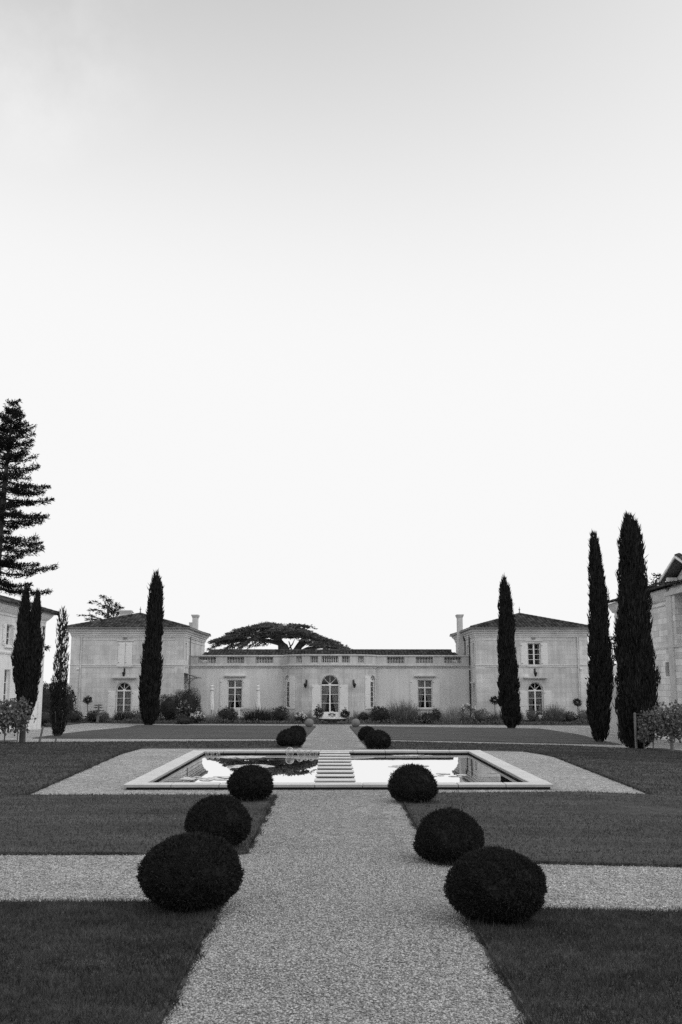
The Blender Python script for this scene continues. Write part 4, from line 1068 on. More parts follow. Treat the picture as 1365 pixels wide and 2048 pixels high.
# ------------------------------------------------------------------ cypresses
def lump(a, z, ph):
    return 1 + .11 * np.sin(3 * a + 2.1 * z + ph) + .09 * np.sin(5 * a - 3.3 * z + 2 * ph) + .06 * np.sin(2 * a + 6.5 * z + 3 * ph)

def column(name_, y, prof, n, trunk, mat, leaf=.24, core=.80, wisp=.05, ph=0.0, gap=None):
    """foliage of a column-shaped crown; prof rows are (height, left edge, right edge)"""
    o = MB(); Z = np.array([p[0] for p in prof]); XL_ = np.array([p[1] for p in prof]); XR_ = np.array([p[2] for p in prof])
    cx = lambda z: (np.interp(z, Z, XL_) + np.interp(z, Z, XR_)) / 2
    rd = lambda z: (np.interp(z, Z, XR_) - np.interp(z, Z, XL_)) / 2
    wgt = np.interp(np.linspace(Z[0], Z[-1], 400), Z, XR_ - XL_) + .05; zz = np.linspace(Z[0], Z[-1], 400)
    cdf = np.cumsum(wgt); cdf /= cdf[-1]
    z = np.interp(rng.random(n), cdf, zz); a = rng.uniform(0, 6.283, n)
    r = rd(z) * lump(a, z, ph) * rng.uniform(.70, 1.02, n)
    keep = np.ones(n, bool)
    if gap is not None:
        g = np.sin(9 * z + 3 * a + ph) + np.sin(17 * z - 5 * a) + rng.normal(0, .6, n); keep = (g > gap(z))
        r = np.where(rng.random(n) < .45, r * rng.uniform(.2, 1, n), r)
    P = np.stack([cx(z) + np.cos(a) * r - 0, y + np.sin(a) * r, z - leaf * .45], 1)
    D = np.stack([np.cos(a) * .12, np.sin(a) * .12, np.ones(n)], 1) + rng.normal(0, .15, (n, 3))
    P, D = P[keep], D[keep]; m = len(P)
    o.leaf4(P, D, leaf * rng.uniform(.5, 1.5, m), leaf * .20)
    k = int(n * wisp); z2 = np.interp(rng.random(k), cdf, zz); a2 = rng.uniform(0, 6.283, k); r2 = rd(z2) * lump(a2, z2, ph)
    o.leaf4(np.stack([cx(z2) + np.cos(a2) * r2 * .95, y + np.sin(a2) * r2 * .95, z2], 1), np.stack([np.cos(a2) * .28, np.sin(a2) * .28, np.ones(k)], 1) + rng.normal(0, .2, (k, 3)), leaf * rng.uniform(.7, 1.5, k), leaf * .15)
    if core:
        nn = 14; q = len(o.v); hz = np.linspace(Z[0] + .1, Z[-1] - .25, 26)
        for h in hz:
            for j in range(nn):
                aa = 6.283 * j / nn; rr = rd(h) * core * lump(aa, h, ph); o.v.append((cx(h) + math.cos(aa) * rr, y + math.sin(aa) * rr, h))
        o.f += [(q + i * nn + j, q + i * nn + (j + 1) % nn, q + (i + 1) * nn + (j + 1) % nn, q + (i + 1) * nn + j) for i in range(25) for j in range(nn)]
    return o

def cypress(label, x, y, prof, n, ph, leaf=.24, name='cypress_tree', mat='cypress', core=.8, gap=None, tr=.11, stems=0, extra=None):
    z0 = terr(x, y)
    t = tag(empty(name, (x, y, z0)), label, 'cypress' if name == 'cypress_tree' else 'tree', 'cypresses standing round the garden')
    column('crown', y, prof, n, None, mat, leaf, core, ph=ph, gap=gap).build('crown', M[mat], t)
    if extra: column('crown', y - .08, extra, n // 3, None, mat, leaf, core, ph=ph + 2).build('crown', M[mat], t)
    mb = MB(); top = prof[0][0] + (prof[-1][0] - prof[0][0]) * .8
    cx = (prof[len(prof) // 2][1] + prof[len(prof) // 2][2]) / 2
    mb.tube([(x, y, z0 - .1), (x + (cx - x) * .1, y, prof[0][0] + .2), (cx, y, top)], [tr * 1.25, tr, .02], 9)
    for k in range(stems):
        a = 6.283 * k / stems + .4; mb.tube([(x + math.cos(a) * .08, y + math.sin(a) * .08, z0), (x + math.cos(a) * .20, y + math.sin(a) * .2, prof[0][0] + .25), (x + math.cos(a) * .3, y + math.sin(a) * .3, prof[0][0] + .9)], [.03, .022, .01], 5)
    mb.build('trunk', M['bark'], t)
    return t
rng = np.random.default_rng(21)
cypress('forked dark cypress with two tips and a bare lower trunk at the left edge', -9.98, 33,
    [(.60, -10.05, -9.78), (1.0, -10.10, -9.66), (1.35, -10.2, -9.58), (1.64, -10.25, -9.55), (2.12, -10.33, -9.53), (2.52, -10.40, -9.53), (3.09, -10.33, -9.58), (3.57, -10.3, -9.76), (3.85, -10.28, -9.92), (4.05, -10.26, -9.97), (4.39, -10.21, -10.0), (4.80, -10.11, -10.05)], 9000, .3, leaf=.17, tr=.085,
    extra=[(2.8, -9.92, -9.54), (3.4, -9.87, -9.56), (3.9, -9.83, -9.59), (4.3, -9.78, -9.62), (4.66, -9.71, -9.67)])
def g2_(z): return np.where(z > 1.7, .55, -.6)
cypress('thin see-through columnar tree with gaps in its upper half, beside the left pavilion', -10.95, 40.8,
    [(-.30, -11.12, -10.78), (-.06, -11.19, -10.67), (.31, -11.24, -10.61), (1.41, -11.28, -10.64), (1.81, -11.24, -10.66), (2.7, -11.2, -10.7), (3.34, -11.14, -10.71), (4.01, -11.15, -10.74), (4.4, -11.12, -10.79), (4.69, -11.02, -10.95)], 9000, 1.3, leaf=.16, name='columnar_tree', core=None, gap=g2_, tr=.09, stems=6)
cypress('tall dark cypress standing in front of the left pavilion', -11.85, 65.5,
    [(-.95, -12.0, -11.6), (-.45, -12.27, -11.19), (.93, -12.37, -11.15), (2.67, -12.35, -11.13), (4.07, -12.16, -11.14), (5.99, -12.07, -11.13), (7.61, -11.96, -11.18), (8.26, -11.84, -11.33), (8.80, -11.64, -11.56)], 8000, 2.2, leaf=.34, tr=.2)
cypress('dark cypress standing in front of the right pavilion', 10.97, 62.7,
    [(-.95, 10.75, 11.2), (-.74, 10.46, 11.44), (.02, 10.38, 11.51), (1.35, 10.3, 11.47), (2.76, 10.33, 11.39), (4.05, 10.34, 11.29), (5.54, 10.41, 11.25), (6.79, 10.49, 11.19), (7.58, 10.55, 11.03), (8.21, 10.73, 10.79)], 8000, 3.4, leaf=.32, tr=.2)
cypress('slender cypress at the right, between the right pavilion and the widest cypress', 10.87, 41.7,
    [(-.62, 10.74, 11.0), (-.4, 10.62, 11.17), (-.0, 10.53, 11.31), (1.0, 10.52, 11.42), (2.01, 10.58, 11.47), (3.04, 10.66, 11.47), (4.07, 10.7, 11.45), (5.11, 10.73, 11.42), (6.15, 10.77, 11.34), (7.0, 10.83, 11.25), (7.53, 10.87, 11.18), (7.93, 10.95, 11.05)], 10000, 4.1, leaf=.24, tr=.12, stems=7)
cypress('tallest and widest dark cypress at the right, in front of the barn', 10.55, 35.6,
    [(-.52, 10.32, 10.84), (-.26, 10.12, 11.05), (.25, 10.04, 11.23), (.94, 10.02, 11.31), (1.63, 10.04, 11.33), (2.5, 10.06, 11.30), (3.73, 10.12, 11.26), (4.62, 10.19, 11.2), (5.51, 10.29, 11.17), (6.41, 10.35, 11.14), (7.14, 10.42, 11.06), (7.41, 10.50, 10.94), (7.70, 10.60, 10.70)], 16000, 5.2, leaf=.22, tr=.2)

# ------------------------------------------------------------------ big conifer behind the left building
rng = np.random.default_rng(31); random.seed(31)
cf = tag(empty('conifer_tree', (-25.2, 75, -1)), 'very tall dark conifer with layered branches rising behind the left building', 'conifer', None)
tx = lambda z: -25.35 + .65 * max(0, z - 10) / 13.2
mb = MB(); mb.tube([(tx(z), 75, z) for z in (-1, 4, 8, 12, 16, 20, 23.1)], [.55, .46, .38, .30, .2, .1, .03], 9); mb.build('trunk', M['bark'], cf)
lenp = np.array([(3, 4.0), (7.5, 3.9), (9, 4.1), (10.2, 4.3), (11.5, 4.9), (13, 4.3), (15, 4.2), (16.2, 4.4), (17.2, 3.0), (18.5, 2.3), (19.4, 2.5), (20.3, 1.6), (21.5, 1.25), (22.3, .8), (23.2, .15)])
br = MB(); fo = MB(); z = 4.0
while z < 23.0:
    L0 = np.interp(z, lenp[:, 0], lenp[:, 1]); nb = 6 if z < 18 else 7
    for k in range(nb):
        a = 6.283 * (k + random.random() * .7) / nb + z * 1.7; L = L0 * random.uniform(.62, 1.06)
        if abs(math.sin(a)) > .8: L *= .8
        droop = random.uniform(.10, .24) if z < 18 else random.uniform(-.35, .0)
        zz = z + random.uniform(-.5, .5)
        if random.random() < .06: continue
        f = lambda u: Vector((tx(zz) + math.cos(a) * L * u, 75 + math.sin(a) * L * u, zz - droop * L * u + .17 * L * u * u * u))
        br.tube([f(u) for u in (0, .3, .6, .85, 1)], [.05 + .012 * L, .04, .028, .016, .006], 5, False)
        n = int((130 * L + 30) * (1 if z < 17 else .62))
        u = rng.uniform(.16, 1, n) ** .75; sp = (.14 + .20 * np.sin(np.minimum(1, u) * 3.0)) * (.5 + .18 * L)
        t = rng.normal(0, 1, n) * sp; back = np.abs(t) * .5
        C = np.array([f(q) for q in u]); dr = np.array([math.cos(a), math.sin(a), 0]); sd = np.array([-math.sin(a), math.cos(a), 0])
        P = C + sd * t[:, None] + dr * (-back)[:, None]; P[:, 2] += rng.normal(0, .075, n) - np.abs(t) * .10
        D = dr * .5 + sd * np.sign(t)[:, None] * .5 + rng.normal(0, .55, (n, 3)) + np.array([0, 0, .12])
        fo.leaf4(P, D, rng.uniform(.14, .34, n), .07)
    z += random.uniform(.5, 1.0) if z < 17 else .42
br.build('branch', M['bark'], cf); fo.build('crown', M['conifer'], cf)

# ------------------------------------------------------------------ old spreading cedar behind the house
rng = np.random.default_rng(41); random.seed(41)
cd = tag(empty('cedar_tree', (-5.0, 105, -1)), 'old wide flat-topped cedar showing above the roof of the house', 'cedar')
Yc = 105
mb = MB()
mb.tube([(-4.85, Yc, -1), (-4.8, Yc, 4.2), (-5.2, Yc, 5.3), (-5.75, Yc, 6.2), (-6.0, Yc, 6.9)], [.85, .62, .55, .42, .2], 10); mb.build('trunk', M['bark'], cd)
lb_ = MB()
def limb(pts, r0, r1, n=6):
    k = len(pts); lb_.tube([(x, Yc + yy, z) for x, yy, z in pts], [r0 + (r1 - r0) * i / (k - 1) for i in range(k)], n, False)
limb([(-4.7, 0, 3.6), (-3.9, .4, 4.7), (-3.45, .6, 5.5), (-3.0, .8, 6.2), (-2.7, 1, 6.8)], .5, .2, 8); limb([(-3.6, .6, 4.6), (-2.6, .2, 5.1), (-1.6, -.2, 5.25), (-.6, -.4, 5.3)], .3, .12); limb([(-4.9, 0, 4.6), (-5.9, -.5, 4.9), (-6.8, -1, 4.75)], .25, .08)
limb([(-5.3, 0, 5.6), (-7.0, .6, 6.0), (-9.0, 1, 6.1), (-11, 1.4, 5.7)], .28, .06); limb([(-5.6, 0, 6.0), (-7.2, -1.2, 6.6), (-9.2, -2, 6.7)], .22, .05); limb([(-3.4, .6, 5.6), (-2.0, .8, 6.0), (-.8, 1.0, 5.7)], .2, .05); limb([(-4.75, 0, 4.9), (-4.2, .2, 5.6), (-3.9, .3, 6.3)], .09, .05); limb([(-4.3, .3, 5.0), (-4.6, .3, 5.9)], .08, .05); limb([(-3.4, .6, 5.2), (-2.6, .7, 5.8)], .12, .05)
lb_.build('limb', M['bark'], cd)
fo = MB(); tw = MB()
def tier(cx, cy, cz, rx, ry, n, slope=0.0, thick=.10):
    a = rng.uniform(0, 6.283, n); q = np.sqrt(rng.random(n)); e = 1 + .22 * np.sin(5 * a + cx * 3) + .12 * np.sin(11 * a + cz * 5)
    X, Y = np.cos(a) * q * rx * e, np.sin(a) * q * ry * e
    Z = cz + .16 * rx * .5 * (1 - q * q) + slope * X + rng.normal(0, thick, n) * (1 - .5 * q) - .05 * np.abs(X)
    P = np.stack([cx + X, Yc + cy + Y, Z], 1)
    D = np.stack([np.cos(a) * .8, np.sin(a) * .8, np.full(n, .05)], 1) + rng.normal(0, .4, (n, 3)) * np.array([1, 1, .5])
    fo.leaf4(P, D, rng.uniform(.18, .42, n), .12)
top = [(-12.2, 5.85), (-11.2, 6.3), (-10, 6.9), (-8.6, 7.25), (-7.3, 7.7), (-6.6, 7.95), (-5.9, 7.65), (-5.0, 7.55), (-4.1, 7.6), (-3.1, 7.7), (-2.9, 7.2), (-2.0, 6.55), (-1.0, 6.25), (0, 5.8), (.9, 5.2)]
tz = lambda x: float(np.interp(x, [p[0] for p in top], [p[1] for p in top]))
bot = lambda x: float(np.interp(x, [-12.6, -11, -9, -7.5, -6, -4.5, -3.2, -2.4, -1.6, -.5, .8], [5.7, 5.9, 6.0, 6.25, 6.0, 6.15, 6.2, 5.9, 5.4, 5.2, 5.1]))
for k in range(120):
    x = random.uniform(-11.9, .6); lo, hi = bot(x), tz(x)
    zc = hi - .15 - .36 * int(random.random() * max(1, (hi - lo) / .36)); rx = random.uniform(.7, 1.5) * min(1, .5 + (hi - lo))
    sl = (tz(x + .6) - tz(x - .6)) / 1.2 * .5
    tier(x, random.uniform(-3.5, 3.5) * (.4 + .6 * (1 - abs(x + 6) / 8)), zc, rx, rx * random.uniform(.7, 1.2), 190, sl * .8, .045)
for x in np.arange(-11.9, .7, .32): tier(x, random.uniform(-1.5, 1.5), tz(x) - .20, random.uniform(.4, .65), .6, 60, (tz(x + .5) - tz(x - .5)) * .7, .05)
for (x0, z0, x1, z1) in [(-9.2, 6.1, -12.9, 5.0), (-8.6, 6.0, -11.9, 4.9), (-8.0, 6.1, -10.6, 5.0), (-7.4, 6.2, -9.6, 5.05), (-6.9, 6.2, -8.7, 5.2), (-6.4, 6.1, -8.0, 5.35), (-6.0, 6.0, -7.2, 5.5), (-10.4, 6.1, -12.3, 5.35), (-1.8, 5.5, .3, 4.8), (-1.2, 5.8, 1.2, 5.0), (-2.2, 5.6, -.6, 4.9), (-9.7, 6.0, -11.2, 4.75), (-8.8, 5.8, -10.2, 4.8), (-.6, 5.7, .9, 4.8)]:
    yy = random.uniform(-2.5, 2.5); d = Vector((x1 - x0, 0, z1 - z0))
    tw.tube([(x0, Yc + yy, z0), ((x0 + x1) / 2, Yc + yy, (z0 + z1) / 2 + .12), (x1, Yc + yy, z1)], [.06, .04, .012], 5, False)
    n = 210; u = rng.uniform(.15, 1.03, n); P = np.stack([x0 + d.x * u, np.full(n, Yc + yy), z0 + d.z * u + .12 * np.sin(u * 3.14)], 1) + rng.normal(0, 1, (n, 3)) * np.array([.14, .25, .06])
    D = np.array([d.x, 0, d.z]) * .3 + rng.normal(0, .5, (n, 3)) * np.array([1, 1, .6]); fo.leaf4(P, D, rng.uniform(.16, .36, n), .09)
tw.build('twig', M['bark'], cd); fo.build('crown', M['cedar'], cd)

# ------------------------------------------------------------------ further trees
def broad(name, label, x, y, z0, blobs, n, mat, leaf, trunk=.2, group=None, cat='tree'):
    t = tag(empty(name, (x, y, z0)), label, cat, group)
    o = MB(); mb = MB(); mb.tube([(x, y, z0 - .1), (x, y, (z0 + blobs[0][2]) / 2), blobs[0][:3]], [trunk, trunk * .8, trunk * .3], 7)
    for (bx, by, bz, r) in blobs:
        m = int(n * r * r); U = rng.normal(size=(m, 3)); U /= np.linalg.norm(U, axis=1, keepdims=True)
        q = rng.uniform(.25, 1, m) ** .5; k = 1 + .2 * np.sin(5 * U[:, 0] + 7 * U[:, 2] + bx) + .15 * np.sin(9 * U[:, 1] + bz * 3)
        P = np.array([bx, by, bz]) + U * (q * k * r)[:, None]; c = np.sin(P[:, 0] * 6 / r) + np.sin(P[:, 2] * 7 / r + 1) + np.sin(P[:, 1] * 6 / r); P = P[c > -.7]
        o.leaf4(P, U[c > -.7] * .4 + rng.normal(0, .7, (len(P), 3)), leaf * rng.uniform(.6, 1.4, len(P)), leaf * .55)
        for _ in range(5):
            e = Vector((bx, by, bz)) + Vector((random.gauss(0, 1), random.gauss(0, 1), random.gauss(.4, .7))).normalized() * r * .8; mb.tube([blobs[0][:3] if random.random() < .5 else (bx, by, bz - r * .5), e], [trunk * .25, .012], 5, False)
    mb.build('trunk', M['bark'], t); o.build('crown', M[mat], t); return t
broad('leafy_tree', 'leafy tree top showing above the barn roof beside its gable', 21.0, 62, -1.1, [(20.2, 62, 6.7, 1.3), (19.5, 62.5, 7.0, .9), (20.9, 61, 7.5, .8), (19.0, 62, 7.0, .7), (20.3, 62, 7.7, .6)], 620, 'dark_leaf', .26, .25)
broad('leafy_tree', 'dark tree in the narrow gap between the two tall right cypresses', 17.2, 62.5, -1.1, [(17.3, 62.5, 1.5, 1.4), (17.3, 62.5, 3.4, .9), (17.8, 62.6, 4.2, .7), (17.0, 62.8, .4, 1.1)], 620, 'dark_leaf', .2, .15)
ev = tag(empty('evergreen_tree', (-21.0, 95, -1)), 'sparse evergreen with thin drooping branches showing above the left pavilion roof', 'tree')
mb = MB(); mb.tube([(-20.6, 95, -1), (-20.9, 95, 5), (-21.3, 95, 8.6), (-21.7, 95, 9.3)], [.4, .25, .1, .02], 7); fo = MB()
for (x1, z1) in [(-23.1, 9.25), (-23.8, 7.95), (-23.0, 8.5), (-21.9, 9.75), (-21.3, 9.5), (-20.6, 9.0), (-19.9, 8.7), (-19.0, 8.2), (-22.6, 7.5), (-21.8, 8.9), (-20.2, 8.2), (-22.2, 8.2), (-19.4, 7.8), (-21, 8.4), (-23.2, 7.6)]:
    x0, z0 = -21.0 + random.uniform(-.2, .4), z1 - random.uniform(.7, 1.2); yy = random.uniform(-.8, .8)
    f = lambda u: (x0 + (x1 - x0) * u, 95 + yy * u, z0 + (z1 - z0) * min(1, u * 1.5) - .22 * max(0, u - .6))
    mb.tube([f(u) for u in (0, .35, .7, 1)], [.06, .04, .025, .008], 5, False)
    n = 110; u = rng.uniform(.25, 1, n); P = np.array([f(q) for q in u]) + rng.normal(0, 1, (n, 3)) * np.array([.10, .12, .07]); fo.leaf4(P, np.array([x1 - x0, 0, -.2]) + rng.normal(0, .6, (n, 3)), rng.uniform(.15, .34, n), .07)
mb.build('trunk', M['bark'], ev); fo.build('crown', M['conifer'], ev)

# ------------------------------------------------------------------ hedges and border plants
def blob_plant(name, label, x, y, w_, h, mat, n=900, leaf=.09, cat='shrub', top=1.0, flowers=0, depth=None, zb=None, grp='plants in the border before the house', fmat='flower', fsize=.07):
    z0 = (terr(x, y) + .04) if zb is None else zb; rx, ry = w_ / 2, (depth or w_) / 2
    o = MB(); U = rng.normal(size=(n, 3)); U /= np.linalg.norm(U, axis=1, keepdims=True)
    ph = rng.uniform(0, 6.28, 3); k = 1 + .13 * np.sin(4 * U[:, 0] + 5 * U[:, 2] + ph[0]) + .10 * np.sin(8 * U[:, 1] + 6 * U[:, 0] + ph[1])
    q = rng.uniform(.35, 1, n) ** .38 * k
    P = np.stack([x + U[:, 0] * rx * q, y + U[:, 1] * ry * q, np.maximum(z0 + .02, z0 + h * .5 + U[:, 2] * h * .5 * q)], 1)
    o.leaf4(P, U * .6 + rng.normal(0, .6, (n, 3)) + np.array([0, 0, .3]), leaf * rng.uniform(.6, 1.5, n), leaf * .45)
    if name != 'rose_bush':
        q = len(o.v); kk, mm = 12, 8
        for i in range(mm + 1):
            for j in range(kk):
                th, al = math.pi * i / mm, 6.283 * j / kk; f = .68 * (1 + .12 * math.sin(3 * al + i + ph[0]))
                o.v.append((x + math.sin(th) * math.cos(al) * rx * f, y + math.sin(th) * math.sin(al) * ry * f, z0 + h * .48 - math.cos(th) * h * .46 * .75))
        o.f += [(q + i * kk + j, q + i * kk + (j + 1) % kk, q + (i + 1) * kk + (j + 1) % kk, q + (i + 1) * kk + j) for i in range(mm) for j in range(kk)]
    b = o.build(name, M[mat], at=(x, y, z0)); tag(b, label, cat, grp)
    s = MB()
    for _ in range(4): s.tube([(x + random.uniform(-.1, .1), y, z0 - .05), (x + random.uniform(-.3, .3) * w_, y + random.uniform(-.2, .2), z0 + h * .6)], [.018, .008], 5)
    s.build('stem', M['bark'], b)
    if flowers:
        f = MB(); V = rng.normal(size=(flowers, 3)); V[:, 2] = np.abs(V[:, 2]) + .3; V[:, 1] -= .4; V /= np.linalg.norm(V, axis=1, keepdims=True)
        C = np.stack([x + V[:, 0] * rx * 1.0, y + V[:, 1] * ry, z0 + h * .5 + V[:, 2] * h * .52], 1)
        for _ in range(5): f.leaf4(C + rng.normal(0, fsize * .3, C.shape), V + rng.normal(0, .8, C.shape), fsize * rng.uniform(.7, 1.3, flowers), fsize * .8)
        f.build('blossom', M[fmat], b)
    return b

def tuft(name, label, x, y, w_, h, mat, n=420, cat='grass clump', spikes=0, grp='plants in the border before the house'):
    z0 = terr(x, y) + .04; o = MB(); a = rng.uniform(0, 6.283, n); q = np.sqrt(rng.random(n))
    B = np.stack([x + np.cos(a) * q * w_ * .34, y + np.sin(a) * q * w_ * .34, np.full(n, z0)], 1)
    L = h * (.30 + .75 * rng.random(n) ** 1.3) * (1 - .30 * q); O = np.stack([np.cos(a), np.sin(a), np.zeros(n)], 1) * (q * w_ * .26)[:, None] + rng.normal(0, .07, (n, 3)) * np.array([1, 1, 0])
    M1 = B + O * .45 + np.stack([np.zeros(n), np.zeros(n), L * .6], 1); M2 = B + O * 1.15 + rng.normal(0, .03, (n, 3)) + np.stack([np.zeros(n), np.zeros(n), L], 1)
    s = np.stack([-np.sin(a), np.cos(a), np.zeros(n)], 1); s = np.where(rng.random((n, 1)) < .5, np.array([1., 0, 0]), s) * .010
    o.soup.append(np.stack([B - s, B + s, M1 + s], 1)); o.soup.append(np.stack([B - s, M1 + s, M1 - s], 1)); o.soup.append(np.stack([M1 - s, M1 + s, M2], 1))
    b = o.build(name, M[mat], at=(x, y, z0)); tag(b, label, cat, grp)
    if spikes:
        f = MB(); i = rng.choice(n, min(n, spikes), False); T = M2[i]
        for k in range(6): f.leaf4(T + np.array([0, 0, -.03 * k]) + rng.normal(0, .012, T.shape), rng.normal(0, .6, T.shape) + np.array([0, 0, .8]), .06, .03)
        f.build('flower_spike', M['pale_leaf'], b)
    return b
rng = np.random.default_rng(51); random.seed(51)
blob_plant('hedge', 'dark low clipped hedge along the drive between the two left cypresses', -17.9, 63.2, 1.5, 1.05, 'dark_leaf', 1800, .09, 'hedge', depth=3.2, grp='low hedges by the drive')
blob_plant('hedge', 'dark tall hedge filling the gap left of the left pavilion', -20.4, 72, 2.8, 2.7, 'dark_leaf', 2600, .14, 'hedge', depth=1.6, grp=None)
blob_plant('shrub', 'loose leafy shrub against the outer corner of the left pavilion', -18.15, 70.4, .75, 2.3, 'dark_leaf', 700, .16)
blob_plant('shrub', 'dark low round shrub at the foot of the left pavilion corner', -17.3, 68.4, 1.15, .80, 'dark_leaf', 900, .1)
blob_plant('shrub', 'dark shrub under the small standard tree by the left pavilion', -16.2, 69.2, .95, .75, 'dark_leaf', 800, .1)
blob_plant('flowering_shrub', 'small plant with pale flowers next to the tiered spire plant', -15.35, 68.7, .62, .72, 'mid_leaf', 600, .08, 'flowers', flowers=26)
tuft('ornamental_grass', 'grass clump in front of the left arched window of the left pavilion', -14.3, 69, 1.0, 1.0, 'dark_leaf', 500, spikes=60)
tuft('ornamental_grass', 'fine grass clump below the right shutter of the left arched window', -13.6, 69.3, .9, 1.05, 'mid_leaf', 420, spikes=40)
blob_plant('flowering_shrub', 'leafy plant with scattered pale flowers right below the left arched window', -13.1, 68.8, .65, .85, 'mid_leaf', 600, .08, 'flowers', flowers=18)
blob_plant('smoke_bush', 'soft rounded smoky bush just right of the left cypress', -11.0, 68.6, 1.6, 1.9, 'dark_leaf', 9000, .06, 'bush')
blob_plant('smoke_bush', 'largest dark rounded bush in the corner of the left pavilion and the wing', -9.95, 69.8, 2.0, 2.25, 'dark_leaf', 13000, .06, 'bush')
blob_plant('rose_bush', 'leafy rose bush with pale leaves in front of the dark rounded bush', -9.9, 68.0, 1.0, 1.45, 'mid_leaf', 260, .12, 'rose bush', flowers=12, fsize=.06)
blob_plant('flowering_shrub', 'low plant topped with a white flower cushion left of the first parasol', -8.93, 67.5, .95, .66, 'dark_leaf', 700, .08, 'flowers', flowers=34, fsize=.09)
blob_plant('ground_cover', 'low dark cushion plants at the border edge under the rose bush', -9.7, 66.95, 1.3, .40, 'dark_leaf', 700, .08, 'plant')
tuft('ornamental_grass', 'pale upright grass clump in front of the left closed parasol', -8.1, 68, 1.2, .8, 'pale_leaf', 380, spikes=30)
blob_plant('shrub', 'dark leafy shrub in front of the left wing window', -6.97, 68, 1.2, 1.0, 'dark_leaf', 1600, .1, flowers=0)
tuft('ornamental_grass', 'big dark grass clump below the right closed parasol', -5.05, 68.3, 2.1, 1.25, 'dark_leaf', 1200, spikes=60)
blob_plant('shrub', 'dark squarish shrub left of the bowed front', -3.5, 68, 1.15, 1.05, 'dark_leaf', 1700, .09)
tuft('ornamental_grass', 'pale feathery grass behind the squarish shrub left of the bay', -2.9, 69.3, 1.0, 1.0, 'pale_leaf', 300, spikes=60)
blob_plant('flowering_shrub', 'low plant with bright white flowers behind the left stone ball', -2.11, 67.4, .78, .62, 'dark_leaf', 700, .08, 'flowers', flowers=42, fsize=.09)
tuft('ornamental_grass', 'tall pale flowering grass left of the french door', -1.66, 69, .75, 1.02, 'pale_leaf', 260, spikes=80)
blob_plant('shrub', 'small dark ball of leaves behind the white flowers by the bay', -2.3, 70, .6, .45, 'dark_leaf', 500, .08, zb=-.85)
tuft('ornamental_grass', 'thin pale grass right of the french door', 1.56, 70, .45, 1.0, 'pale_leaf', 160, spikes=30)
blob_plant('shrub', 'dark bushy plant under the right bay window', 2.1, 70, .72, .58, 'dark_leaf', 800, .08, zb=-.95)
tuft('ornamental_grass', 'spiky grass above the dark plant under the right bay window', 2.15, 70.5, .6, 1.05, 'mid_leaf', 120)
blob_plant('shrub', 'large dark round shrub right of the bowed front', 3.16, 68, 1.3, 1.1, 'dark_leaf', 2200, .09)
tuft('ornamental_grass', 'largest pale grass clump left of the right wing window', 4.75, 68.3, 2.1, 1.8, 'mid_leaf', 1100, spikes=120)
tuft('ornamental_grass', 'loose grass clump below the left shutter of the right wing window', 5.5, 69, 1.1, 1.2, 'mid_leaf', 360, spikes=40)
blob_plant('shrub', 'low dark shrub under the right wing window', 6.3, 68, 1.05, .68, 'dark_leaf', 1200, .09)
blob_plant('shrub', 'round dark leafy shrub under the right shutter of the right wing window', 7.18, 70.4, .82, .85, 'dark_leaf', 900, .1, zb=-1.0)
tuft('ornamental_grass', 'tall thin grass right of the right wing window', 8.0, 68.5, 1.5, 1.55, 'pale_leaf', 420, spikes=50)
blob_plant('rose_bush', 'rose bush with a pale flower in the corner of the wing and the right pavilion', 9.1, 68.5, 1.1, 1.25, 'mid_leaf', 1000, .1, 'rose bush', flowers=8, fsize=.12)
blob_plant('shrub', 'mixed leafy plant at the corner of the right pavilion', 10.0, 68.5, 1.0, .95, 'mid_leaf', 900, .1)
tuft('ornamental_grass', 'hazy grass clump left of the cypress before the right pavilion', 10.9, 69, 1.2, .95, 'mid_leaf', 600, spikes=60)
blob_plant('flowering_shrub', 'plant with white flowers right of the cypress before the right pavilion', 12.6, 69, .85, .9, 'mid_leaf', 700, .08, 'flowers', flowers=22, fsize=.09)
blob_plant('shrub', 'rounded shrub below the arched window of the right pavilion', 13.62, 69.5, .95, .95, 'mid_leaf', 900, .09)
tuft('ornamental_grass', 'wide feathery grass clump right of the right arched window', 14.93, 69, 1.7, 1.6, 'mid_leaf', 900, spikes=90)
blob_plant('shrub', 'low dark shrub under the right standard tree', 16.05, 69, 1.1, .75, 'dark_leaf', 1000, .09)
blob_plant('shrub', 'hazy shrub at the outer corner of the right pavilion', 17.1, 69, 1.1, .95, 'mid_leaf', 900, .09)
blob_plant('shrub', 'leafy shrub at the foot of the barn between the two right cypresses', 16.5, 60, 1.2, 1.25, 'mid_leaf', 1000, .1, grp=None)
blob_plant('rose_bush', 'thin rose stems with a few flowers near the slender right cypress', 17.6, 68.4, .6, 1.5, 'pale_leaf', 160, .1, 'rose bush', flowers=8)
